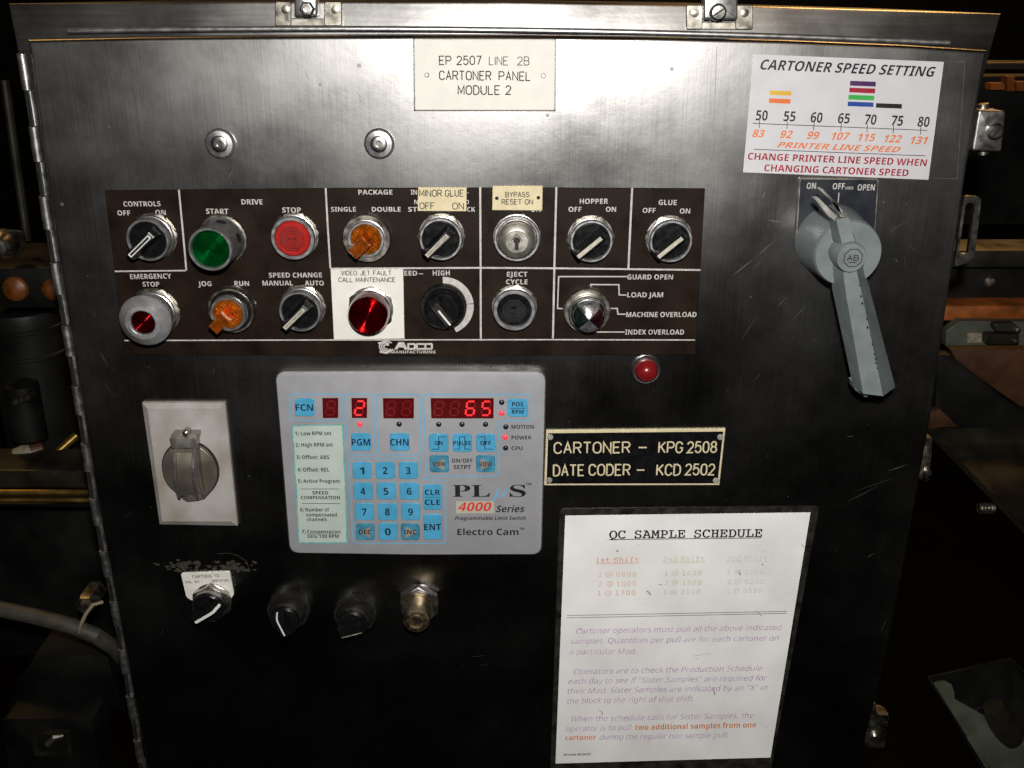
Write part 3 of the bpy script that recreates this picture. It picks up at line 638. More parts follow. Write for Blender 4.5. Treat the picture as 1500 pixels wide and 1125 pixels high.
def lever(t, c, ang, L0, L1, wb, wt, h0, h1, m, slope=.25, ins=None, insw=.003, insoff=0.0, name='lever', ribs=False, insm_end=False, rim=None):
    """raised grip across a knob: from -L0 (tail) to +L1 (pointing end), tapering from wb to wt"""
    ca, sa = math.cos(R(ang)), math.sin(R(ang))
    def X(s, w, h): return (c[0] + ca * s - sa * w, c[1] + sa * s + ca * w, h)
    k = (h1 - h0) * slope
    mb = MB(); prof = [(-L0, h0), (-L0 + k * .3, h1 - .0008), (-L0 + k * .3 + .0008, h1), (L1 - k, h1), (L1 - k * .6, h1 - .001), (L1, h0)]
    n = len(prof); vs = []; fs = []
    for s, h in prof:
        f = (h - h0) / (h1 - h0); w = (wb * (1 - f) + wt * f) / 2; vs += [X(s, w, h), X(s, -w, h)]
    for i in range(n - 1): fs.append([2 * i + 1, 2 * i + 3, 2 * i + 2, 2 * i])
    fs.append([2 * i for i in range(n)]); fs.append([2 * i + 1 for i in range(n)][::-1])
    mb.add(vs, fs)
    if ribs:
        for i in range(9):
            s = -L0 * .8 + i * (L0 + L1) * .8 / 9
            for sd in (1, -1):
                mb.add([X(s, sd * wb * .5, h0 + .0005), X(s + .0005, sd * (wb * .5 + .0003), h0 + .0005), X(s + .001, sd * wb * .5, h0 + .0005), X(s, sd * wt * .52, h1 - .002), X(s + .0005, sd * (wt * .52 + .0003), h1 - .002), X(s + .001, sd * wt * .52, h1 - .002)], [[0, 1, 4, 3], [1, 2, 5, 4]] if sd < 0 else [[3, 4, 1, 0], [4, 5, 2, 1]])
    o = mb.part(name, m, t)
    if ins:
        mb = MB(); e = .00015; w = insw / 2
        st = [(-L0 + k * .3 + .0012, h1 + e), (L1 - k - .0002, h1 + e)]
        if insm_end: st += [(L1 - k * .6 + e, h1 - .001 + e), (L1 + e * .5, h0 + (h1 - h0) * .15)]
        vs = []
        for s, h in st: vs += [X(s, insoff + w, h), X(s, insoff - w, h)]
        mb.add(vs, [[2 * i + 1, 2 * i + 3, 2 * i + 2, 2 * i] for i in range(len(st) - 1)])
        if rim:
            vs = []
            for s, h in ((st[0][0] + .0011, st[0][1] + e), (st[1][0] - .0011, st[1][1] + e)): vs += [X(s, insoff + w * .55, h), X(s, insoff - w * .55, h)]
            mb.add(vs, [[1, 3, 2, 0]], 1)
        mb.part('marker', [ins, rim or ins], o)
    return o
def mark(mb, c, r, h, mi=0, w=.0005, rings=1, letters=True):
    """octagon outline with two letters, as moulded into the maker's caps"""
    for k in range(rings):
        rr = r - k * r * .17
        mb.ribbon([(c[0] + rr * math.cos(R(22.5 + 45 * i)), c[1] + rr * math.sin(R(22.5 + 45 * i))) for i in range(8)], w, h, mi, True)
    if letters:
        s = r * (.36 if rings > 1 else .62)
        for ch, x in (('A', -s * .95), ('B', s * .12)):
            for k in G[ch]: mb.ribbon([(c[0] + x + p[0] / 4 * s * .8, c[1] + (p[1] / 6 - .5) * s * .85) for p in k], w, h + 2e-5, mi)
        mb.ribbon([(c[0] - s * .7, c[1] - s * .78), (c[0] + s * .7, c[1] - s * .78)], w, h, mi)

H0 = HL
def selector(px, py, label, ang=45, m_ins='insertd', hr=.014, nutm='nickel', rot=0):
    c = P(px, py, hr); t = thing('selector_switch', label, 'switch', c, 'selector switches with black levers')
    nutpart(t, c, .0190, H0 + .0012, .0062, nutm, rot); bezel(t, c, .0162, .0138, .0055, hr, 'satin')
    mb = MB(); mb.lathe(c, [(.0138, hr - .005), (.0138, hr - .0012), (.013, hr - .0006), (0, hr - .0006)], 40); kb = mb.part('knob_disc', 'black', t)
    lever(t, c, ang, .0165, .0128, .0088, .0052, hr - .0006, hr + .0115, 'black', .35, {'white': 'white', 'insertd': 'rimgrey', 'insert': 'rimgrey'}[m_ins], .0031, 0, ribs=True, rim={'white': 'inkgrey', 'insertd': 'insertd', 'insert': 'insert'}[m_ins])
    return t
selector(216, 352, 'black selector switch with bright white lever stripe under CONTROLS', 42, 'white', .0175, rot=4)
selector(439, 457, 'black selector switch between MANUAL and AUTO under SPEED CHANGE', 44, 'insertd', .0165, rot=2)
selector(645.5, 351, 'black selector switch directly below the MINOR GLUE plate', 45, 'insertd', rot=58)
selector(866.5, 354, 'black selector switch under the word HOPPER', 41, 'insert', rot=5)
selector(983, 354, 'black selector switch under the word GLUE, far right of the top row', 41, 'insert', rot=56)

def amber_selector(px, py, label, hr, base, rot, ktall):
    c = P(px, py, hr); t = thing('illuminated_selector', label, 'switch', c, 'amber illuminated selector switches')
    if base == 'nut': nutpart(t, c, .0190, H0 + .0012, .0062, 'nickel', rot)
    knurl(t, c, .0185, .004 if base == 'nut' else H0, .012, 'nickel', 64)
    bezel(t, c, .0138, .0112, .011, hr, 'satin')
    mb = MB(); mb.lathe(c, [(.0165, .0115), (.0142, hr - .005)], 44); mb.part('collar', 'blackrub', t)
    mb = MB(); pr = [(.0112, hr - .003)]
    for i in range(7): r = .0112 - i * .0016; pr += [(r, hr + .0006), (r - .0008, hr)]
    mb.lathe(c, [(.0112, hr - .003), (.0112, hr), (0, hr)], 40)
    g = .0024
    for i in range(-5, 5):
        for j in range(-5, 5):
            x, y = (i + .5) * g, (j + .5) * g
            if math.hypot(x, y) > .0100: continue
            e = g / 2; ca, sa = .7071, .7071
            q4 = [(c[0] + ca * (x + dx) - sa * (y + dy), c[1] + sa * (x + dx) + ca * (y + dy), hr + .0001) for dx, dy in ((-e, -e), (e, -e), (e, e), (-e, e))]
            mb.add(q4 + [(c[0] + ca * x - sa * y, c[1] + sa * x + ca * y, hr + .0011)], [[0, 1, 4], [1, 2, 4], [2, 3, 4], [3, 0, 4]])
    mb.part('lens', 'amber', t)
    lever(t, c, 45, .0128, .0045, .0115, .0085, hr, hr + ktall, 'amberd', .2, None); return t
amber_selector(333.5, 460.5, 'bright amber selector lever between JOG and RUN', .021, 'nut', 15, .015)  # glow is put into the bright lens colour, nothing emits
amber_selector(536, 351, 'amber selector lever below SINGLE and DOUBLE of PACKAGE', .015, 'ring', 0, .016)

# green start button in its deep guard
hr = .037; c = P(307.5, 365.5, hr)
t = thing('push_button', 'green push button in a deep steel guard under START', 'push button', c)
knurl(t, c, .0195, H0, .005, 'nickel', 50, 'mounting_nut')
mb = MB(); mb.lathe(c, [(.0178, .0045), (.0172, .010), (.0160, .026), (.0158, hr - .003), (.0163, hr - .002), (.0163, hr - .0008), (.0157, hr), (.0143, hr), (.0138, hr - .001), (.0138, hr - .006)], 60); g = mb.part('guard', 'satin', t)
for a in (75, 15, -45, 135):
    m = MB(); vs = []
    for i in range(14):
        th = 2 * math.pi * i / 14; aa = R(a) + .22 * math.cos(th); hh = .017 + .0035 * math.sin(th); rr = .0170 + .0003 - (hh - .010) * .075 + .0002; vs.append((c[0] + rr * math.cos(aa), c[1] + rr * math.sin(aa), hh))
    m.add(vs, [list(range(14))]); m.part('slot', 'dark', g)
mb = MB(); pr = [(.0138, hr - .004)]
for i in range(9): r = .0132 - i * .0014; pr += [(r, hr - .0018 + .0001 * i), (r - .0007, hr - .0023 + .0001 * i)]
mb.lathe(c, pr + [(0, hr - .0014)], 48); mb.part('lens', 'green', t)
# red stop button
hr = .013; c = P(428.5, 349.5, hr); t = thing('push_button', 'flush red push button with engraved octagons under STOP', 'push button', c)
nutpart(t, c, .0190, H0 + .0012, .0062, 'nickel', 10); bezel(t, c, .0166, .0132, .0055, hr, 'satin')
mb = MB(); mb.lathe(c, [(.0132, hr - .005), (.0132, hr + .0006), (.0122, hr + .0016), (0, hr + .0018)], 48); cp = mb.part('cap', 'red', t)
mb = MB(); mark(mb, c, .0095, hr + .00195, 0, .0006, 4); mb.part('mark', 'redline', cp)
# black eject button
c = P(753.5, 455, hr); t = thing('push_button', 'flush black push button under EJECT CYCLE', 'push button', c)
nutpart(t, c, .0190, H0 + .0012, .0062, 'nickel', 22); bezel(t, c, .0166, .0130, .0055, hr, 'satin')
mb = MB(); mb.lathe(c, [(.0130, hr - .005), (.0130, hr - .0005), (.0122, hr + .0004), (.004, hr - .0003), (0, hr - .0004)], 48); cp = mb.part('cap', 'black', t)
mb = MB(); mark(mb, c, .0090, hr + .0006, 0, .0004, 4); mb.part('mark', 'faintline', cp)
# emergency stop mushroom
c = P(213, 469.5, .026); t = thing('emergency_stop', 'large silver mushroom button with dark red centre under EMERGENCY STOP', 'stop button', c)
nutpart(t, c, .0205, H0 + .0012, .0062, 'nickel', 4); bezel(t, c, .0165, .012, .0055, .016, 'satin', 'collar')
mb = MB(); mb.lathe(c, [(.011, .010), (.0115, .019), (.0175, .0205), (.0194, .0235), (.0199, .0258), (.0190, .0278), (.0140, .0312), (.0132, .0322), (.0102, .0327), (.0095, .0322), (.0092, .028)], 64); mb.part('mushroom_head', 'cast', t)
mb = MB(); pr = [(.0092, .030)]
for i in range(9): r = .0090 - i * .00095; pr += [(r, .0302 + .0001 * i), (r - .0005, .0298 + .0001 * i)]
mb.lathe(c, pr + [(0, .0308)], 48); mb.part('lens', 'redlens', t)
# red pilot light
c = P(538.5, 463, .022); t = thing('pilot_light', 'dark red pilot light on the square white fault plate', 'pilot light', c)
nutpart(t, c, .0190, .0030, .0066, 'chrome', 28)
mb = MB(); mb.lathe(c, [(.0158, .0064), (.0158, .0175), (.0148, .0215)], 48); mb.part('lens_side', 'redside', t)
mb = MB(); pr = [(.0148, .0214)]
for i in range(14):
    r = .0143 - i * .00100; z = .0217 + (1 - (r / .0150) ** 2) * .0030; pr += [(r, z + .0003), (r - .0005, z - .0001)]
mb.lathe(c, pr + [(0, .0250)], 48); mb.part('lens', 'redlens', t)
# speed dial
c0 = P(650, 448, .001)
t = thing('speed_dial', 'black rotary speed knob with grey scale ring under HIGH', 'dial', c0)
mb = MB(); Tq = HL + .0002
def ringseg(mb, c, r0, r1, a0, a1, h, mi=0, n=28):
    o = circle(c, r1, n, a0, a1); i_ = circle(c, r0, n, a0, a1); k = len(o)
    mb.add([(x, y, h) for x, y in o] + [(x, y, h) for x, y in i_], [[k + j, j, j + 1, k + j + 1] for j in range(k - 1)], mi)
ringseg(mb, c0, .0180, .0235, 91, 6, Tq); ringseg(mb, c0, .0180, .0235, 4.5, -66, Tq); mb.part('scale_ring', 'legend', t)
hk = .020; c = P(648.5, 455, hk - .004)
knurl(t, c, .0180, H0, .010, 'blackrub', 56)
mb = MB(); mb.lathe(c, [(.0165, .009), (.0158, .012), (.0150, .0130), (.0142, .0128), (.0135, .0136), (.0132, .0165), (.0122, .0172), (0, .0172)], 48); mb.part('knob_base', 'black', t)
lever(t, c, 128, .0120, .0120, .0105, .0065, .0171, .0265, 'blackrub', .45, None, name='pointer')
mb = MB(); ca, sa = math.cos(R(128)), math.sin(R(128))
mb.ribbon([(c[0] + ca * .004, c[1] + sa * .004), (c[0] - ca * .0105, c[1] - sa * .0105)], .0015, .0268); mb.part('marker', 'white', t)
# four-way cluster light
hr = .017; c = P(861.5, 461, hr); t = thing('cluster_light', 'round four-lamp cluster light joined by lines to GUARD OPEN and LOAD JAM', 'indicator light', c)
knurl(t, c, .0185, H0, .0085, 'nickel', 60); bezel(t, c, .0146, .0125, .007, hr, 'chrome')
cl = []
for nm, a0, lab in (('sec_clear', 45, 'clear upper lens'), ('sec_green', 135, 'dark green left lens'), ('sec_low', 225, 'clear lower lens'), ('sec_red', -45, 'dark red right lens')):
    mm = {'sec_clear': 'clear_lens', 'sec_green': 'green_dark', 'sec_low': 'clear_lens', 'sec_red': 'red_dark'}[nm]
    if mm not in M:
        M[mm] = mat(mm, {'clear_lens': (.42, .42, .46), 'green_dark': (.03, .06, .05), 'red_dark': (.09, .025, .03)}[mm], .22, .85, .6, 250, .05, .3, 300, coat=.7)
    m = MB(); m.lathe(c, [(.0125, hr - .002), (.0124, hr + .005), (.0108, hr + .0095), (.0066, hr + .0125), (0, hr + .0140)], 12, 0, a0 + 1.2, a0 + 88.8); m.part('lens', mm, t, lab)
m = MB(); m.lathe(c, [(.0121, hr - .002), (.0121, hr + .0046), (.0105, hr + .0091), (.0063, hr + .0121), (0, hr + .0134)], 36); m.part('divider', 'olive', t)
# key switch in the top row
hr = .020; c = P(757, 354.5, hr); t = thing('key_switch', 'round silver key switch below the BYPASS plate', 'key switch', c)
nutpart(t, c, .0190, H0 + .0012, .0062, 'nickel', 14); bezel(t, c, .0175, .0150, .0055, .0105, 'satin')
mb = MB(); mb.lathe(c, [(.0140, .008), (.0138, .014), (.0128, .0172), (.0100, .0192), (.0086, .0196)], 52); mb.part('barrel', 'zinc', t)
mb = MB(); mb.lathe(c, [(.0086, .019), (.0083, .0203), (0, .0205)], 44); f = mb.part('lock_face', 'zinc', t)
mb = MB(); mb.poly(circle((c[0], c[1] + .0012), .0026, 20), .0207); mb.poly([(c[0] - .0013, c[1] + .0005), (c[0] - .0015, c[1] - .0058), (c[0] + .0015, c[1] - .0058), (c[0] + .0013, c[1] + .0005)][::1], .02075)
mb.ribbon([(c[0] - .0042, c[1] + .0010), (c[0], c[1] + .0062), (c[0] + .0042, c[1] + .0010)], .0005, .0207); mb.part('keyhole', 'dark', f)

# small red lamp right below the panel
c = P(947, 543, .004); t = thing('warning_lamp', 'small red lamp with a clear ring right above the black nameplate', 'lamp', c)
mb = MB(); mb.lathe(c, [(.0118, 0), (.0118, .0022), (.0112, .003), (.0092, .0028)], 44); mb.part('ring', 'steel2', t)
mb = MB(); mb.lathe(c, [(.0093, .002), (.0088, .0065), (.0066, .0105), (.0035, .0125), (0, .0130)], 36); mb.part('lens', 'redlamp', t)

# ------------------------------------------------------------------ limit switch controller
A = crop(390, 520, 3.571); H = .0095
t = thing('limit_switch_controller', 'grey keypad controller with red digit displays and blue keys', 'controller', P(600, 680))
def QP(pts, h=H): return [P(*A(x, y), h) for x, y in pts]
mb = MB(); out = rounded(QP([(48, 90), (760, 86), (1461, 91), (1437, 1043), (780, 1045), (125, 1035)]), .0085, 8); out2 = rounded(QP([(44, 86), (760, 82), (1466, 87), (1442, 1047), (780, 1049), (121, 1039)], .0072), .0088, 8)
mb.prism(out2, 0, .0072, .0008); mb.part('housing', 'grey_side', t)
mb = MB(); mb.prism(out, .0070, H, .0008, 0, 2); mb.part('faceplate', 'grey', t)
T = H + .00012; mb = MB()
def box_line(pts, r=.003, w=1.9): mb.ribbon(rounded(QP(pts, T), r, 5), w * SC(600, 680), T, 0, True)
box_line([(122, 205), (395, 205), (395, 343), (130, 343)]); box_line([(411, 205), (558, 205), (573, 522), (427, 522)]); box_line([(575, 207), (806, 207), (810, 522), (589, 522)])
box_line([(821, 207), (1388, 207), (1386, 343), (1216, 345), (1217, 635), (838, 635)]); box_line([(429, 541), (808, 541), (812, 652), (938, 655), (940, 986), (455, 986)])
mb.part('printed_frame', 'line', t)
# displays
SEG = {'0': 'abcdef', '2': 'abged', '5': 'afgcd', '6': 'afgedc', '8': 'abcdefg', ' ': ''}
def display(x0, y0, x1, y1, digits):
    m = MB(); m.prism(QP([(x0, y0), (x1, y0), (x1 - 1, y1), (x0 + 3, y1)], T), T - .0006, T); o = m.part('display', 'disp', t)
    n = len(digits); w = (x1 - x0) / n
    for k, d in enumerate(digits):
        cx = x0 + w * (k + .52); cy = (y0 + y1) / 2; hw = 21; hh = 36; sl = 5
        pt = {'a': [(-hw, -hh), (hw, -hh)], 'b': [(hw, -hh), (hw, 0)], 'c': [(hw, 0), (hw, hh)], 'd': [(-hw, hh), (hw, hh)], 'e': [(-hw, 0), (-hw, hh)], 'f': [(-hw, -hh), (-hw, 0)], 'g': [(-hw, 0), (hw, 0)]}
        mo = MB(); mn = MB(); lit = False
        for s, pp in pt.items():
            (ax, ay), (bx, by) = pp; f = .12
            ax, ay, bx, by = ax + (bx - ax) * f, ay + (by - ay) * f, bx - (bx - ax) * f, by - (by - ay) * f
            pts = QP([(cx + ax - sl * ay / hh, cy + ay), (cx + bx - sl * by / hh, cy + by)], T)
            if s in SEG[d]: mn.ribbon(pts, 10 / 3.571 * SC(600, 600), T + .0001); lit = True
            else: mo.ribbon(pts, 8 / 3.571 * SC(600, 600), T + .0001)
        m2 = mn if lit else mo
        if lit: k0 = len(m2.f); m2.add(mo.v, mo.f, 1)
        m2.part('digit', ['segon', 'segoff'] if lit else ['segoff'], o, 'lit red digit ' + d if lit else None)
display(293, 225, 377, 330, ' '); display(445, 225, 528, 330, '2'); display(610, 226, 773, 332, '  '); display(860, 226, 1190, 332, '  65')
# keys
def key(x0, y0, x1, y1, draw, arrowkey=False):
    m = MB(); m.prism(rounded(QP([(x0, y0), (x1, y0), (x1 + 2, y1), (x0 + 2, y1)], T + .0007), .0030, 5), T - .0004, T + .0007, .0005); o = m.part('key', 'keyworn' if arrowkey else 'key', t)
    m = MB(); draw(m, (x0 + x1) / 2 + 1, (y0 + y1) / 2); m.part('legend', ['navy', 'tri'], o)
TK = T + .00085
def word(s, w, cap, dy=0): return lambda m, cx, cy: text(m, s, cx - w / 2, cx + w / 2, cy + cap / 2 + dy, cap, 'bold', TK, 0, 0, A)
def two(a, b):
    def f(m, cx, cy):
        text(m, a, cx - 40, cx + 40, cy - 12, 28, 'bold', TK, 0, 0, A); text(m, b, cx - 40, cx + 40, cy + 40, 28, 'bold', TK, 0, 0, A); m.ribbon(QP([(cx - 40, cy), (cx + 40, cy)], TK), .0004, TK)
    return f
def two_s(a, b):
    def f(m, cx, cy):
        text(m, a, cx - 30, cx + 30, cy - 9, 22, 'bold', TK, 0, 0, A); text(m, b, cx - 31, cx + 31, cy + 31, 22, 'bold', TK, 0, 0, A); m.ribbon(QP([(cx - 40, cy + 1), (cx + 40, cy + 1)], TK), .0005, TK)
    return f
def pulse(s, w, pts):
    def f(m, cx, cy):
        m.ribbon(QP([(cx + x, cy + y) for x, y in pts], TK), .0006, TK); text(m, s, cx - w / 2, cx + w / 2, cy + 11, 22, 'bold', TK + 4e-5, 0, 0, A)
    return f
def arrow(s, d):
    def f(m, cx, cy):
        m.poly(QP([(cx - 26 * d, cy - 28), (cx + 34 * d, cy), (cx - 26 * d, cy + 34)], TK)[::(-1 if d > 0 else 1)], TK, 1); text(m, s, cx - 33, cx + 33, cy + 11, 22, 'bold', TK + 6e-5, 0, 0, A)
    return f
key(147, 228, 252, 322, word('FCN', 92, 34)); key(1262, 230, 1367, 325, two_s('POS', 'RPM')); key(443, 410, 547, 503, word('PGM', 96, 34)); key(645, 410, 748, 503, word('CHN', 96, 34))
key(850, 413, 952, 508, pulse('ON', 42, [(-35, 32), (0, 32), (0, -32), (40, -32)])); key(973, 413, 1075, 508, pulse('PULSE', 92, [(-40, 32), (-14, 32), (-14, -32), (14, -32), (14, 32), (42, 32)])); key(1096, 413, 1197, 508, pulse('OFF', 56, [(-38, -32), (-4, -32), (-4, 32), (40, 32)]))
key(853, 525, 955, 615, arrow('VIEW', -1), True); key(1096, 525, 1197, 615, arrow('VIEW', 1), True)
for r, (row, x0, y0) in enumerate((('123', 450, 560), ('456', 455, 668), ('789', 462, 776))):
    for k, d in enumerate(row): key(x0 + 121 * k, y0, x0 + 121 * k + 101, y0 + 90, word(d, 25, 36))
key(467, 882, 567, 970, arrow('DEC', -1), True); key(586, 880, 686, 970, word('0', 30, 36)); key(703, 882, 802, 970, arrow('INC', 1), True)
key(820, 677, 918, 812, two('CLR', 'CLE')); key(822, 833, 918, 967, word('ENT', 88, 32))
for x, y, on in ((490, 362, 1), (695, 362, 0), (902, 363, 0), (1024, 363, 0), (1147, 363, 0), (1232, 248, 0), (1231, 305, 1), (1253, 376, 0), (1250, 431, 1), (1252, 487, 0)):
    m = MB(); c = P(*A(x, y), T); r = 14.5 / 3.571 * SC(600, 640); m.lathe(c, [(r, T - .0003), (r * .95, T + .0003), (r * .6, T + .001), (0, T + .0013)], 18); m.part('indicator', 'ledon' if on else 'ledoff', t, 'lit red indicator' if on else None)
mb = MB()
for s, x0, x1, yb, cp, st, sh in (('MOTION', 1283, 1400, 386, 20, 'bold', 0), ('POWER', 1283, 1388, 442, 20, 'bold', 0), ('CPU', 1283, 1342, 498, 20, 'bold', 0), ('ON/OFF', 970, 1080, 563, 21, 'bold', 0), ('SETPT', 980, 1071, 597, 21, 'bold', 0),
                              ('PL', 975, 1172, 742, 62, 'serif', 0), ('S', 1273, 1358, 742, 62, 'serif', 0), ('TM', 1358, 1387, 682, 13, 'bold', 0), ('Series', 1202, 1352, 822, 34, 'bold', .25), ('Programmable Limit Switch', 987, 1358, 863, 19, 'bold', .25), ('Electro Cam', 1000, 1320, 942, 33, 'bold', 0), ('TM', 1325, 1350, 915, 12, 'bold', 0)):
    text(mb, s, x0, x1, yb, cp, st, T, 0, sh, A)
mb.part('lettering', 'inkblk', t)
mb = MB(); text(mb, '\u03bc', 1186, 1262, 742, 62, 'sans', T, 0, .3, A); mb.part('lettering', 'line', t, 'light blue slanted letter')
mb = MB(); mb.prism(QP([(993, 765), (1193, 765), (1193, 829), (993, 829)], T + .0002), T - .0001, T + .0002); text(mb, '4000', 1003, 1178, 816, 45, 'bold', T + .0003, 1, .25, A); mb.part('number_patch', ['beige', 'redink'], t)
# the paper slip of functions
rnd = []
cor = [(133, 367), (402, 362), (427, 985), (170, 985)]
for i in range(4):
    a, b = cor[i], cor[(i + 1) % 4]; n = 8 if i % 2 == 0 else 18
    for k in range(n): f = k / n; rnd.append((a[0] + (b[0] - a[0]) * f + random.uniform(-2, 2), a[1] + (b[1] - a[1]) * f + random.uniform(-2, 2)))
mb = MB(); mb.prism(QP(rnd, T + .0002), T - .0001, T + .0002, 0, 1)
cx_, cy_ = 281, 675; mb.poly(QP([(cx_ + (x - cx_) * (.955 + random.uniform(-.012, .012)), cy_ + (y - cy_) * (.982 + random.uniform(-.003, .003))) for x, y in rnd], T + .0003)[::-1], T + .0003, 0)
mb.part('instruction_slip', ['slip', 'teal'], t)
mb = MB(); TS = T + .00042
for s, x0, x1, yb, cp in (('1) Low RPM set', 152, 341, (421, 419), 20), ('2) High RPM set', 154, 350, (481, 479), 20), ('3) Offset: ABS', 158, 330, 545, 20), ('4) Offset: REL', 163, 330, 610, 20), ('5) Active Program', 167, 385, 669, 19), ('SPEED', 242, 325, 730, 18), ('COMPENSATION', 183, 386, 755, 18),
                     ('6) Number of', 178, 330, 819, 19), ('compensated', 210, 370, 845, 18), ('channels', 212, 317, 869, 18), ('7) Compensation:', 187, 394, 934, 19), ('DEG/100 RPM', 218, 380, 957, 19)):
    text(mb, s, x0, x1, yb, cp, 'bold', TS, 0, 0, A)
for a, b in (((180, 701), (382, 701)), ((187, 776), (387, 778))): mb.ribbon(QP([a, b], TS), .0005, TS)
mb.part('slip_lettering', 'inkgrey', t)

# ------------------------------------------------------------------ black nameplate
H = .0022; t = thing('nameplate', 'black engraved nameplate with cream letters KPG 2508 and KCD 2502', 'nameplate', P(930, 670))
bp = PL([(800, 630.5), (1063, 628), (1054, 711), (797, 711.5)], H)
mb = MB(); mb.prism(bp, 0, H, .0006, 0); b = mb.part('plate', 'cream', t)
bp2 = PL([(803, 634.5), (1059.5, 632), (1051, 708), (800.5, 708.5)], H); mb = MB(); mb.poly(bp2[::-1], H + .0001); mb.part('black_face', 'black', t)
mb = MB()
for s, x0, x1, yb, cp in (('CARTONER', 812, 922, (664, 663), 15.5), ('-', 935, 947, 663, 15.5), ('KPG', 965, 999, 663, 15.5), ('2508', 1007, 1049, (663, 662.5), 15.5), ('DATE', 811, 855, (697, 696.5), 15.5), ('CODER', 863, 922, 696, 15.5), ('-', 932.5, 943.5, 696, 15.5), ('KCD', 962, 996, 696, 15.5), ('2502', 1004, 1046, 695.5, 15.5)):
    engrave(mb, s, x0, x1, yb, cp, .78, H + .00022)
mb.part('lettering', 'cream', t)
for x, y in ((806, 640), (1055, 640), (804.5, 703), (1048.5, 703.5)):
    m = MB(); screwhead(m, P(x, y, H), .0026, H + .0001, 0, .0014); m.part('screw', 'prong', t)

# ------------------------------------------------------------------ sample schedule
A = crop(780, 725, 2.8135)
t = thing('sample_schedule', 'laminated white sample schedule sheet with faded lilac text, dirty dark border', 'notice', P(1000, 930))
mb = MB(); mb.prism(rounded(PL([A(112, 57), A(1183, 45), A(975, 1175), A(72, 1175)], .0006), .004, 4), 0.0001, .0006); mb.part('lamination', 'lam', t)
H = .0008; mb = MB(); mb.prism(PL([A(135, 85), A(1146, 72), A(981, 1082), A(95, 1107)], H), .0005, H)
for i in range(150):
    x = random.uniform(110, 1090); y = random.uniform(100, 1060); x = x * (1 - (y - 80) / 1000 * .12) + 5; r = random.uniform(.0001, .0005) * random.uniform(.4, 1.4); c = P(*A(x, y), H)
    mb.poly([(c[0] + r * random.uniform(.4, 1.6) * math.cos(R(k * 60)), c[1] + r * random.uniform(.3, 1) * math.sin(R(k * 60))) for k in range(6)], H + .00006 + i * 3e-7, 1)
for x, y, x1, y1, w in ((275, 885, 290, 905, .0009), (740, 795, 752, 825, .0011), (848, 316, 856, 330, .0014), (470, 395, 486, 412, .0016), (345, 230, 352, 234, .0014), (193, 552, 200, 558, .0014), (660, 665, 735, 653, .0004), (920, 478, 945, 500, .0006), (1110, 205, 1116, 214, .0008), (520, 370, 534, 372, .0008), (945, 285, 950, 290, .001)):
    mb.ribbon([P(*A(x, y), H), P(*A((x + x1) / 2 + 2, (y + y1) / 2 - 2), H), P(*A(x1, y1), H)], w, H + .00011, 1)
mb.part('sheet', ['paper', 'speck'], t)
T = H + .00014
def blk(m, L, st, shear=0, label=None):
    mb = MB()
    for s, x0, x1, yb, cp in L:
        if s == '_': mb.ribbon([P(*A(x0, yb[0]), T), P(*A(x1, yb[1]), T)], cp, T + 2e-5)
        else: text(mb, s, x0, x1, yb, cp, st, T, 0, shear, A)
    mb.part('lettering', m, t, label)
blk('inkblk', (('QC  SAMPLE  SCHEDULE', 316, 943, (180, 173), 32), ('_', 316, 943, (184, 177), .0007)), 'type', 0, 'black underlined heading')
mb = MB()
for d in (.0004, -.0004):
    text(mb, 'QC  SAMPLE  SCHEDULE', 317.2 + d * 2500, 944.2 + d * 2500, (180 + d * 1000, 173 + d * 1000), 32, 'type', T + .00003 + d * .05, 0, 0, A)
mb.part('lettering', 'inkblk', t, 'black underlined heading')
blk('fadeore', (('1st Shift', 262, 440, (279, 277), 20), ('_', 262, 440, (284, 281), .0005)), 'type')
blk('fadeor', (('1 @ 0800', 272, 427, (338, 336), 18), ('2 @ 1000', 272, 427, (377, 375), 18), ('1 @ 1300', 268, 423, (414, 412), 18)), 'type')
blk('fadegr', (('2nd Shift', 538, 711, (276, 274), 20), ('_', 538, 711, (281, 278), .0005), ('1 @ 1600', 545, 695, (333, 331), 18), ('2 @ 1800', 545, 695, (372, 370), 18), ('1 @ 2100', 540, 690, (410, 408), 18)), 'type')
blk('fadepu', (('3rd Shift', 800, 970, (272, 270), 20), ('_', 800, 970, (277, 274), .0005), ('1 @ 1200', 803, 952, (329, 327), 18), ('2 @ 0200', 803, 952, (368, 366), 18), ('1 @ 0500', 800, 945, (406, 403), 18)), 'type')
mb = MB(); mb.ribbon([P(*A(143, 497), T), P(*A(1048, 480), T)], .0005, T); mb.ribbon([P(*A(141, 507), T), P(*A(1047, 488), T)], .0005, T); mb.part('rule', 'inkgrey', t)
blk('lilac', (('Cartoner operators must pull all the above indicated', 180, 1028, (572, 556), 22), ('samples. Quantities per pull are for each cartoner on', 156, 1015, (614, 600), 22), ('a particular Mod.', 153, 428, (658, 655), 22),
            ('Operators are to check the Production Schedule', 171, 945, (739, 724), 22), ('each day to see if "Sister Samples" are required for', 148, 967, (779, 764), 22), ('their Mod. Sister Samples are indicated by an "X" in', 145, 967, (819, 804), 22), ('the block to the right of that shift.', 143, 665, (860, 850), 22),
            ('When the schedule calls for Sister Samples, the', 160, 912, (934, 919), 22), ('operator is to pull', 137, 410, (974, 969), 22), ('during the regular two sample pull.', 276, 806, (1009, 1000), 22)), 'sans', .22)
blk('orink', (('two additional samples from one', 422, 921, (969, 958), 22), ('cartoner', 135, 262, (1011, 1008), 20)), 'bold', .0, 'orange emphasised words')
blk('inkblk', (('Revised 08/04/97', 128, 242, (1075, 1073), 9),), 'bold', .2, 'tiny revision note')

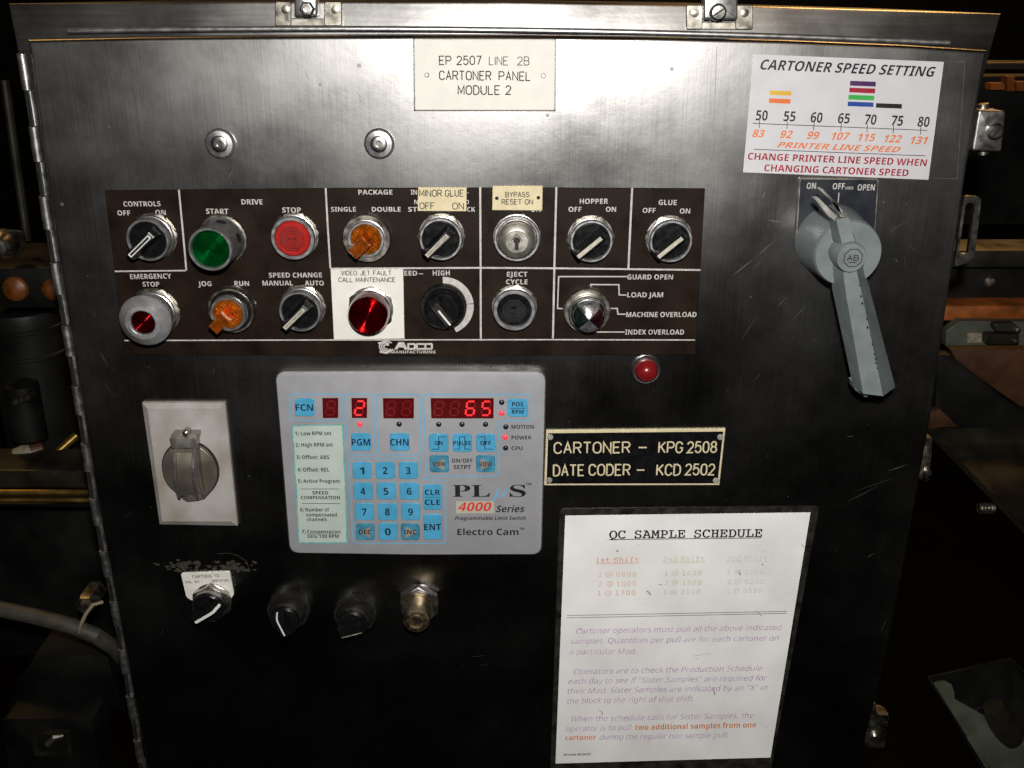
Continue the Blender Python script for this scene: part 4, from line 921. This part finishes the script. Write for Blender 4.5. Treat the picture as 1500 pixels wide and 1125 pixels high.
# ------------------------------------------------------------------ receptacle with spring cap
A = crop(190, 570, 4.889); H = .007
t = thing('receptacle', 'dirty metal receptacle plate with a round spring cap, left of the keypad', 'receptacle', P(277, 690))
def QP2(pts, h): return [P(*A(x, y), h) for x, y in pts]
mb = MB()
o_ = QP2([(88, 97), (682, 97), (772, 978), (215, 968)], .0035); i_ = QP2([(128, 142), (638, 140), (722, 948), (232, 946)], H)
n = 4; vs = [(x, y, 0) for x, y in o_] + [(x, y, .0035) for x, y in o_] + [(x, y, H) for x, y in i_]
mb.add(vs, [[a + k * 4, a + 4 + k * 4, (a + 1) % 4 + 4 + k * 4, (a + 1) % 4 + k * 4] for k in (0, 1) for a in range(4)] + [[8, 11, 10, 9]])
mb.part('cover_plate', 'dirtyal', t)
hc = .012; cc = P(*A(425, 590), hc); rc = 195 / 4.889 * SC(277, 690, hc)
tear = [(cc[0] + rc * math.cos(R(a)), cc[1] + rc * 1.12 * math.sin(R(a))) for a in range(-42, 223, 9)]
tear += [P(*A(400, 805), hc), P(*A(520, 795), hc)]
mb = MB(); mb.prism(tear, H - .0005, hc, .0010, 0, 3); cap = mb.part('cap', 'dirtycap', t)
mb = MB(); mb.prism(inset(tear, -.0012), H - .0006, H + .0012, 0); mb.part('gap_shade', 'dark', cap)  # dark disc added behind the cap, paints the shaded gap around it
def flap(u0, u1, hi_left):
    pass
mb = MB()
# two wing facets rising to the centre band
for sx in (-1, 1):
    edge = [p for p in tear if (p[0] - cc[0]) * sx > .0062]
    edge = sorted(edge, key=lambda p: -p[1]); w = .0066
    top = [(cc[0] + sx * w, edge[0][1]), (cc[0] + sx * w, edge[-1][1])]
    vs = [(cc[0] + (p[0] - cc[0]) * .93, cc[1] + (p[1] - cc[1]) * .93, hc + .0002) for p in edge]
    k = len(vs)
    for i, p in enumerate(edge): vs.append((cc[0] + sx * w, cc[1] + (p[1] - cc[1]) * .90, hc + .0002 + .0022 * math.sin(math.pi * (i + .6) / (k + .2))))
    mb.add(vs, [[i, i + 1, k + i + 1, k + i] if sx > 0 else [k + i, k + i + 1, i + 1, i] for i in range(k - 1)])
mb.part('wing', 'dirtycap', cap)
mb = MB(); N = 14; vs = []; fs = []
t0 = P(*A(388, 410), hc)[1]; t1 = P(*A(440, 750), hc)[1]; uc0 = P(*A(386, 420), hc + .008)[0]; uc1 = P(*A(420, 740), hc + .006)[0]
for i in range(N + 1):
    f = i / N; v = t0 + (t1 - t0) * f; hh = hc + .0015 + .0085 * math.sin(math.pi * (.12 + .78 * f)) - (.004 if i == 0 else 0); uc = uc0 + (uc1 - uc0) * f; w = .0068
    for du, dh in ((-w - .0016, .0005), (-w - .0012, .0026), (-w, .0026), (-w + .0004, 0), (w - .0004, 0), (w, .0026), (w + .0012, .0026), (w + .0016, .0005)): vs.append((uc + du, v, hh + dh))
for i in range(N):
    for k in range(7): fs.append([i * 8 + k, i * 8 + k + 8, i * 8 + k + 9, i * 8 + k + 1])
mb.add(vs, fs)
mb.part('spring_band', 'dirtycap', cap)
for a_, b_ in ((0, 2), (5, 7)):
    m = MB(); m.tube([tuple((vs[i * 8 + a_][q_] + vs[i * 8 + b_][q_]) / 2 + (.0016 if q_ == 2 else 0) for q_ in range(3)) for i in range(N + 1)], .0012, 8); m.part('band_rib', 'satin', cap)
m = MB(); fh = hc + .0075; m.prism(QP2([(472, 432), (484, 428), (497, 560), (528, 760), (516, 768), (482, 600)], fh), hc - .0005, fh, .0004); m.part('fin', 'dirtycap', cap)
mb = MB(); hb = hc + .007; mb.prism(rounded(QP2([(282, 350), (470, 350), (475, 425), (300, 425)], hb), .001, 3), H, hb, .0006); mb.prism(QP2([(300, 322), (490, 322), (490, 352), (290, 352)], hb - .003), H, hb - .003, .001); mb.part('hinge_bracket', 'zinc', t)
mb = MB(); c = P(*A(403, 312), hb); mb.lathe(c, [(.0026, hb - .006), (.0028, hb), (.0022, hb + .0018), (.001, hb + .0027), (0, hb + .0028)], 18); mb.part('screw', 'nickel', t)
mb = MB(); mb.prism(rounded(QP2([(385, 735), (490, 735), (500, 800), (405, 808)], hc + .003), .001), H, hc + .003, .001); mb.lathe(P(*A(440, 768), hc + .003), [(.0035, hc + .003), (.0025, hc + .0045), (0, hc + .005)], 14); mb.part('latch_tab', 'dirtycap', t)

# ------------------------------------------------------------------ disconnect switch
A = crop(1150, 270, 3.41)
Z3 = crop(1000, 250, 3.0)
t = thing('disconnect_switch', 'grey rotary disconnect switch with a long handle pointing down', 'disconnect switch', P(1220, 360))
H = .002
plt = [Z3(512, 38), Z3(520, 31), Z3(855, 34), Z3(863, 42), Z3(848, 270), Z3(840, 400)]
mb = MB(); cb = P(1221, 345.5, 0.001); rb = .0292
pts = PL(plt, H) + [(cb[0] + rb * math.cos(R(a)), cb[1] + rb * math.sin(R(a))) for a in range(-10, -181, -12)]
mb.prism(pts, 0, H, .0005, 0); mb.poly(inset(pts[::-1] if sum(a[0] * b[1] - b[0] * a[1] for a, b in zip(pts, pts[1:] + pts[:1])) < 0 else pts, .0011), H + .0001, 1); lg = mb.part('legend_plate', ['zinc', 'dplate'], t)
mb = MB(); T = H + .0002
for s, x0, x1, yb, cp in (('ON', 544, 584, 80, 27), ('OFF', 658, 710, 82, 27), ('LOCK', 715, 750, 82, 12), ('OPEN', 767, 843, 87, 27)): text(mb, s, x0, x1, yb, cp, 'bold', T, 0, 0, Z3)
mb.ribbon([P(*Z3(687, 97), T), P(*Z3(683, 140), T)], .0007, T); mb.part('lettering', 'legend', lg)
hd = .044; c = P(1243, 372, hd)
rd = 50 * SC(1243, 372, hd)
mb = MB(); mb.lathe(c, [(rd * 1.12, .0015), (rd * 1.10, .006), (rd * 1.06, .012), (rd * 1.0, hd - .004), (rd * .985, hd - .0015), (rd * .95, hd), (0, hd)], 72); mb.part('drum', 'grhandle', t)
# handle bar: ridged casting
def loft(sections, m, name, parent):
    mb = MB(); n = len(sections[0]); vs = [p for s in sections for p in s]; fs = []
    for k in range(len(sections) - 1):
        for i in range(n): j = (i + 1) % n; fs.append([k * n + i, k * n + j, (k + 1) * n + j, (k + 1) * n + i])
    fs.append(list(range(n))[::-1]); fs.append([(len(sections) - 1) * n + i for i in range(n)]); mb.add(vs, fs); return mb.part(name, m, parent)
ht = hd + .020
def sec(xl, yl, xr, yr, hb_, htop, bl, br):
    """top face between two pixels, flared by bl / br metres to its foot"""
    a = P(*A(xl, yl), htop); b = P(*A(xr, yr), htop); return [(a[0] - bl, a[1], hb_), (a[0], a[1], htop), (b[0], b[1], htop), (b[0] + br, b[1] + .001, hb_)]
hs = [sec(292, 290, 348, 285, hd - .0005, hd + .014, .003, .004), sec(292, 450, 360, 445, hd - .0005, hd + .016, .003, .0095), sec(306, 560, 386, 555, hd - .004, hd + .017, .0040, .0115), sec(390, 1046, 490, 1058, hd + .002, ht - .002, .0025, .0145)]
handle = loft(hs, 'grhandle', 'handle', t)
hk = MB(); a = P(*A(398, 1043), ht - .004); hk.prism([P(*A(335, 985), hd), P(*A(362, 968), hd), P(*A(378, 985), hd), P(*A(408, 1046), hd), P(*A(392, 1052), hd), P(*A(340, 1015), hd)], hd - .008, hd + .006, .001); hk.part('hook', 'grhandle', handle)
wm = MB()
for k in range(13):
    f = random.random(); x = 361 + 128 * f + random.uniform(-5, 3); y = 470 + 570 * f; h_ = hd + .0182
    L_ = random.uniform(3, 14); wm.ribbon([P(*A(x, y), h_), P(*A(x + L_ * .23 + random.uniform(-2, 2), y + L_), h_)], random.uniform(.0004, .0011), h_)
wm.part('worn_mark', 'inkgrey', handle)
hs = [sec(255, 175, 318, 165, hd + .002, hd + .013, .001, .001), sec(270, 240, 335, 235, hd - .0005, hd + .014, .002, .003), sec(285, 300, 352, 295, hd - .0005, hd + .014, .003, .004)]
loft(hs, 'grhandle', 'pointer_arm', t)
for pa, dh in (([(172, 28), (190, 25), (288, 130), (296, 168), (278, 165), (262, 110)], .0), ([(150, 75), (172, 70), (262, 160), (250, 185), (215, 160)], -.002)):
    m = MB(); hh = hd + .013 + dh; m.prism([P(*A(x, y), hh) for x, y in pa], hh - .009, hh, .0006); m.part('lock_plate', 'prong', t)
hc = hd + .020; c2 = P(*A(333, 368), hc); mb = MB(); r2 = 75 / 3.41 * SC(1243, 380, hc)
mb.lathe(c2, [(r2, hd - .001), (r2, hc - .0012), (r2 * .95, hc), (0, hc)], 48); cp = mb.part('centre_cap', 'grhandle', t)
mb = MB(); mark(mb, P(*A(340, 368), hc), r2 * .64, hc + .0001, 0, .0006, 1); mb.part('mark', 'inkgrey', cp)

# ------------------------------------------------------------------ bottom row
# carton switch on its white plate
c = P(309.5, 883, .007); t = thing('label_plate', 'small white plate reading CARTONS TO around the chrome switch', 'sign', P(305, 860))
A = crop(220, 810, 8.656); H = .0016
mb = MB(); mb.prism(rounded([P(*A(x, y), H) for x, y in ((385, 258), (1005, 232), (1062, 530), (1010, 600), (520, 605), (455, 560))], .0022, 4), 0, H, .0003); mb.part('plate', 'wplate', t)
mb = MB()
for s, x0, x1, yb, cp in (('CARTONS TO', 540, 875, (318, 306), 34), ('SAL #2', 448, 622, (385, 378), 30), ('BRENTON', 785, 992, (372, 362), 30)): engrave(mb, s, x0, x1, yb, cp, .9, H + .0001, 0, A)
mb.part('lettering', 'inkblk', t)
t = thing('selector_switch', 'black and chrome selector switch with white stripe on the small white plate', 'switch', c, 'selector switches along the bottom of the door')
nutpart(t, c, .0178, .0028, .009, 'chrome', 30); bezel(t, c, .0150, .0125, .008, .0145, 'chrome')
mb = MB(); mb.lathe(c, [(.0128, .010), (.0128, .0158), (.0120, .0165), (0, .0165)], 44); mb.part('knob_disc', 'black', t)
lever(t, c, 33, .0150, .0125, .0100, .0070, .0164, .0265, 'black', .75, 'white', .0026, -.0012, insm_end=True)
for x, y, ang, lab, off in ((417, 909, 110, 'black plastic selector knob with upright white stripe, bottom row', .0012), (516, 915, 17, 'black plastic selector knob with faint horizontal stripe beside the brass lock', -.0036)):
    c = P(x, y, .022); t = thing('selector_switch', lab, 'switch', c, 'selector switches along the bottom of the door')
    knurl(t, c, .0185, 0.0005, .010, 'blackrub', 64)
    mb = MB(); mb.lathe(c, [(.0165, .0095), (.0150, .013), (.0145, .018), (.0132, .0195), (.0128, .020)], 48); mb.part('collar', 'blackrub', t)
    mb = MB(); mb.lathe(c, [(.0126, .018), (.0124, .0235), (.0116, .024), (0, .024)], 44); mb.part('knob_disc', 'black', t)
    up = ang > 90; lever(t, c, ang, .0112, .0115, .0108, .0088, .0239, .0325, 'black', .6 if up else .25, 'white' if up else 'insertd', .0014 if up else .0009, off, insm_end=up)
# brass key lock
c = P(609.5, 911, .031); t = thing('key_switch', 'long brassy key lock at the right end of the bottom row', 'key switch', c)
nutpart(t, c, .0186, .0012, .008, 'chrome', 30); bezel(t, c, .0158, .0125, .0075, .0105, 'nickel')
mb = MB(); mb.lathe(c, [(.0128, .009), (.0120, .020), (.0116, .029), (.0104, .031), (.0078, .0312), (.0076, .0295)], 48); mb.part('barrel', 'brass', t)
mb = MB(); mb.lathe(c, [(.0076, .029), (.0072, .0322), (.006, .0324), (.0054, .0312), (0, .0312)], 40); f = mb.part('lock_face', 'brass', t)
mb = MB(); mb.poly([(c[0] - .0014, c[1] - .003), (c[0] + .0010, c[1] - .003), (c[0] + .0012, c[1] + .003), (c[0] - .0012, c[1] + .003)], .0314); mb.part('keyhole', 'dark', f)

# ------------------------------------------------------------------ machinery left of the cabinet
def slab(name, pts, h, th, m, label, cat, c=.002, steps=2, group=None, parent=None):
    mb = MB(); mb.prism(PL(pts, h), h - th, h, c, 0, steps)
    if parent: return mb.part(name, m, parent)
    cx = sum(p[0] for p in pts) / len(pts); y = max(p[1] for p in pts)
    return mb.single(name, m, label, cat, (*P(cx, y, h), h - th), group)
hL = -.16
# box with two amber windows
t = thing('machine_box', 'dark machine box with two round amber windows, left edge', 'machine', (*P(20, 460, hL), hL))
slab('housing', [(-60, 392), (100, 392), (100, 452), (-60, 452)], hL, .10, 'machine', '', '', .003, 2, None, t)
for x, y, rx in ((23, 423, 17), (78, 424, 15)):
    m = MB(); c = P(x, y, hL); r = rx * SC(x, y, hL); m.lathe(c, [(r * 1.1, hL), (r, hL + .003), (r * .6, hL + .006), (0, hL + .007)], 28); m.part('amber_window', 'ambwin', t)
# chrome knob at the edge
mb = MB(); c = P(-2, 362, hL + .02); r = 22 * SC(0, 362, hL + .02)
mb.lathe(c, [(r * .5, hL - .02), (r, hL + .005), (r * .95, hL + .016), (r * .6, hL + .024), (0, hL + .026)], 36); mb.single('handwheel_knob', 'chrome', 'shiny chrome knob at the left edge above the amber windows', 'knob', (*c, hL))
mb = MB(); mb.tube([(*P(7, 118, -.2), -.2), (*P(40, 352, -.2), -.2)], .004, 10); mb.single('machine_post', 'olive', 'thin dark upright post left of the hinge', 'post', (*P(40, 352, -.2), -.2))
# motor: stacked dark drums standing upright
t = thing('motor', 'dark upright cylindrical motor left of the cabinet', 'motor', (*P(35, 650, -.24), -.24))
def upright(mb, px, py0, py1, rpx, h, mi=0, bands=()):
    r = rpx * SC(px, (py0 + py1) / 2, h); a = P(px, py0, h); b = P(px, py1, h); N = 32; prof = [(0.75, a[1]), (.97, a[1] - .002), (1, a[1] - .006)]
    for bnd in bands: v_ = P(px, bnd, h)[1]; prof += [(1, v_ + .001), (1.03, v_), (1.03, v_ - .003), (1, v_ - .004)]
    prof += [(1, b[1])]; vs = []; fs = []
    for rr, v_ in prof:
        for i in range(N): th = 2 * math.pi * i / N; vs.append((a[0] + r * rr * math.cos(th), v_, h + r * rr * math.sin(th)))
    for k in range(len(prof) - 1):
        for i in range(N): j = (i + 1) % N; fs.append([k * N + i, k * N + j, (k + 1) * N + j, (k + 1) * N + i])
    fs.append(list(range(N))); mb.add(vs, fs, mi)
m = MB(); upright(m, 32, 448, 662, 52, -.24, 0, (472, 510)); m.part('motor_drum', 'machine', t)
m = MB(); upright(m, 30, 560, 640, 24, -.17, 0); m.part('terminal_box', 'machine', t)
for k in range(3):
    m = MB(); c = P(25 + k * 8, 588 - k * 3, -.155); m.lathe(c, [(.004, -.165), (.004, -.152), (.002, -.149), (0, -.1485)], 14); m.part('bolt', 'olive', t)
# bottles lying on the rail
for k, (x0, y0, x1, y1, lab) in enumerate(((-8, 690, 52, 668, 'brown bottle with paper label lying behind the bronze rail'), (78, 668, 100, 650, 'small brass coloured fitting lying behind the bronze rail'), (100, 688, 118, 672, 'thin brass rod leaning behind the bronze rail'))):
    h = -.16 - k * .01; a = (*P(x0, y0, h), h); b = (*P(x1, y1, h), h - .02); r = (.012, .0045, .002)[k]
    if k == 0:
        t = thing('bottle', lab, 'bottle', a); m = MB(); m.tube([a, tuple(a[i] * .75 + b[i] * .25 for i in range(3)), tuple(a[i] * .2 + b[i] * .8 for i in range(3)), b], [r, r, r, r * .6], 20); m.part('bottle_body', 'rust', t)
        m = MB(); p0, p1 = [tuple(a[i] * (1 - f) + b[i] * f for i in range(3)) for f in (.48, .8)]; m.tube([p0, p1], r * 1.03, 20, 0, False); m.part('paper_label', 'label', t)
    else:
        m = MB(); m.tube([a, b], r, 14); m.single('brass_fitting' if k == 1 else 'brass_rod', 'gold', lab, 'fitting' if k == 1 else 'rod', a)
# bronze rail
t = thing('machine_rail', 'bronze coloured machine rail running into the cabinet at left', 'rail', (*P(60, 740, -.12), -.12))
slab('rail_face', [(-80, 689), (150, 689), (150, 716), (-80, 716)], -.125, .05, 'olive', '', '', .003, 2, None, t)
for y, r in ((721, .0030), (732.5, .0024)):
    m = MB(); m.tube([(*P(-80, y, -.118), -.118), (*P(160, y, -.118), -.118)], r, 14); m.part('rail_bead', 'gold', t)
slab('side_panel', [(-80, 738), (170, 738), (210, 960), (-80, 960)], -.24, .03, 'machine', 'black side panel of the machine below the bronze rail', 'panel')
# hose with cable tie
hp_ = [(-40, 884, -.075), (10, 894, -.07), (60, 905, -.066), (105, 917, -.062), (140, 931, -.060), (165, 947, -.07), (180, 965, -.10)]
t = thing('hose', 'grey hose running behind the hinge at lower left', 'hose', (*P(140, 931, -.06), -.06))
m = MB(); m.tube([(*P(x, y, h), h) for x, y, h in hp_], .0078, 18); m.part('hose_body', 'hose', t)
m = MB(); m.tube([(*P(x, y, h), h) for x, y, h in ((116, 926, -.052), (118, 916, -.047), (126, 899, -.045), (136, 886, -.047), (150, 882, -.055))], .0017, 8); m.single('cable_tie', 'tie', 'pale cable tie looped round the grey hose', 'cable tie', (*P(116, 926, -.05), -.05))
c = P(124, 888, -.06); m = MB(); m.lathe(c, [(.010, -.09), (.010, -.066), (.0085, -.062), (.005, -.062), (.005, -.056), (0, -.055)], 6); m.single('cable_gland', 'nickel', 'small metal gland nut above the cable tie', 'gland', (*c, -.09))
# dark duct and latch box at the bottom left
slab('duct', [(52, 958), (158, 962), (180, 1042), (10, 1038), (22, 1005)], -.10, .05, 'machine', 'dark sloping sheet metal duct below the grey hose', 'duct', .004)
t = thing('latch_box', 'black box with a recessed latch, bottom left corner', 'latch box', (*P(70, 1180, -.06), -.06))
h = -.07
m = MB(); m.prism(rounded(PL([(3, 1053), (135, 1052), (150, 1180), (18, 1180)], h), .004, 4), h - .04, h, .0015, 0, 2); frm = m.part('box_body', 'machine', t)
m = MB(); frame(m, rounded(PL([(46, 1068), (101, 1068), (108, 1103), (53, 1104)], h), .001, 2), rounded(PL([(58, 1073), (99, 1073), (103, 1100), (60, 1101)], h), .001, 2), h, h + .004); m.part('recess_frame', 'olive', t)
m = MB(); m.tube([(*P(70, 1090, h + .004), h + .004), (*P(80, 1080, h + .006), h + .006), (*P(93, 1078, h + .004), h + .004)], [.003, .0026, .002], 10); m.part('latch', 'satin', t)

# ------------------------------------------------------------------ machinery right of the cabinet
hR = -.25
slab('machine_shelf', [(1400, 92), (1640, 92), (1640, 102), (1400, 102)], -.5, .05, 'olive', 'thin dark shelf edge far behind the upper right corner', 'shelf', .001)
t = thing('guarded_machine', 'dark machine frame with painted amber lights behind the upper right corner', 'machine', (*P(1480, 140, -.6), -.6))
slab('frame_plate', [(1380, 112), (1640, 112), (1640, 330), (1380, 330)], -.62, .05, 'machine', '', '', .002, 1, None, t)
for x0, x1, y0, y1 in ((1452, 1473, 122, 132), (1476, 1487, 112, 134), (1490, 1520, 120, 134)):  # distant orange lights as slabs, their glow put into the orange colour
    slab('painted_light', [(x0, y0), (x1, y0), (x1, y1), (x0, y1)], -.60, .019, 'orbeam', '', '', .001, 1, None, t)
t = thing('cross_beam', 'dull olive cross beam with a bolt head, right of the hasp', 'beam', (*P(1460, 420, hR), hR))
slab('beam_face', [(1380, 367), (1640, 367), (1640, 392), (1380, 392)], hR, .05, 'olive', '', '', .002, 2, None, t)
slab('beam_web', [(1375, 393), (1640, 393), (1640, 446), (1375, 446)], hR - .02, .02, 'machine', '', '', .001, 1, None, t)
m = MB(); c = P(1448, 411, hR - .018); m.lathe(c, [(.0062, hR - .02), (.0060, hR - .013), (.004, hR - .0105), (0, hR - .010)], 16); m.part('bolt', 'nickel', t)
slab('orange_beam', [(1375, 448), (1640, 448), (1640, 472), (1375, 470)], hR + .01, .03, 'orbeam', 'worn orange painted beam right of the cabinet', 'beam', .002)
t = thing('toggle_clamp', 'grey toggle clamp bracket with a small paper label below the orange beam', 'toggle clamp', (*P(1450, 510, hR + .03), hR + .03))
slab('bracket', [(1386, 486), (1406, 471), (1640, 473), (1640, 506), (1386, 507)], hR + .03, .012, 'strip', '', '', .001, 1, None, t)
m = MB(); hh = hR + .031; m.prism(PL([(1417, 488), (1438, 488), (1438, 502), (1417, 502)], hh), hh - .001, hh); m.part('paper_label', 'label', t)
m = MB(); hh = hR + .042; m.prism(rounded(PL([(1447, 490), (1494, 491), (1492, 506), (1446, 505)], hh), .001), hh - .011, hh, .001); m.part('clamp_arm', 'olive', t)
m = MB(); m.prism(rounded(PL([(1457, 475), (1490, 474), (1492, 488), (1458, 487)], hh), .004), hh - .011, hh, .002); m.part('clamp_lever', 'olive', t)
for x, y in ((1490, 483), (1487, 500)): m = MB(); c = P(x, y, hh); m.lathe(c, [(.003, hh), (.0026, hh + .003), (0, hh + .004)], 14); m.part('pin', 'chrome', t)
slab('brown_plate', [(1392, 512), (1640, 510), (1640, 640), (1500, 600), (1400, 530)], hR - .02, .02, 'rust', 'worn brown plate below the toggle clamp', 'plate', .002)
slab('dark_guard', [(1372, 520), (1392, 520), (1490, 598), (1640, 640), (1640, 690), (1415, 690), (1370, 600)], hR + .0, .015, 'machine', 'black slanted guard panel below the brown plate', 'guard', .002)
slab('red_plate', [(1360, 604), (1378, 600), (1404, 625), (1358, 628)], hR + .01, .01, 'rust', 'small reddish plate beside the free edge of the door', 'plate', .001)
# table edge: a dark plate whose rim runs diagonally forward
def plate3(name, pts, th, m, label, cat):
    vs = [(*P(x, y, h), h) for x, y, h in pts]; n = len(vs); low = [(u, v - th, h) for u, v, h in vs]
    mb = MB(); mb.add(vs + low, [list(range(n)), [n + i for i in range(n)][::-1]] + [[i, n + i, n + (i + 1) % n, (i + 1) % n] for i in range(n)]); return mb.single(name, m, label, cat, low[0])
plate3('machine_table', [(1358, 627, -.24), (1640, 627, -.24), (1640, 900, -.06), (1500, 772, -.10)], .006, 'olive', 'dark machine table whose edge runs diagonally to the right', 'table')
m = MB(); hb2 = -.12
for k in range(4): c = P(1436 + k * 5, 743, hb2); m.tube([(c[0], c[1] - .001, hb2), (c[0] + .0018, c[1] - .001, hb2)], .0055, 14)
c = P(1433, 743, hb2); d_ = P(1456, 743, hb2); m.tube([(c[0], c[1] - .001, hb2), (d_[0], d_[1] - .001, hb2)], .0048, 14); m.single('threaded_stud', 'nickel', 'threaded stud below the diagonal table edge', 'stud', (*c, hb2))
# open tray in the bottom right corner
t = thing('tray', 'dark open metal tray with a pale strip, bottom right corner', 'tray', (*P(1450, 1125, -.05), -.08))
def sheet3(name, pts, m, parent, th=.002):
    vs = [(*P(x, y, h), h) for x, y, h in pts]; n = len(vs); bk = [(u, v, h - th) for u, v, h in vs]
    mb = MB(); mb.add(vs + bk, [list(range(n)), [n + i for i in range(n)][::-1]] + [[i, n + i, n + (i + 1) % n, (i + 1) % n] for i in range(n)]); return mb.part(name, m, parent)
sheet3('tray_floor', [(1361, 993, -.07), (1481, 965, -.09), (1640, 1130, -.09), (1640, 1250, -.03), (1510, 1250, -.03)], 'machine', t, .004)
sheet3('pale_strip', [(1368, 1003, -.064), (1373, 1000, -.064), (1384, 998, -.064), (1394, 1003, -.064), (1398, 1014, -.064), (1398, 1024, -.064), (1440, 1048, -.060), (1500, 1080, -.056), (1600, 1130, -.05), (1600, 1250, -.026), (1515, 1240, -.026)], 'strip', t, .002)
m = MB(); m.tube([(*P(x, y, h), h) for x, y, h in ((1360, 992, -.066), (1420, 1085, -.052), (1452, 1127, -.045), (1520, 1235, -.026))], .0012, 8); m.tube([(*P(x, y, h), h) for x, y, h in ((1360, 992, -.066), (1481, 965, -.088), (1640, 1120, -.088))], .0010, 8); m.part('rim', 'olive', t)
m = MB(); m.tube([(*P(1430, 1040, -.064), -.064), (*P(1449, 1030, -.058), -.058)], .0012, 8); m.tube([(*P(1478, 1078, -.064), -.064), (*P(1462, 1046, -.054), -.054), (*P(1455, 1034, -.054), -.054)], [.014, .013, .010], 24); m.part('roller', 'olive', t)
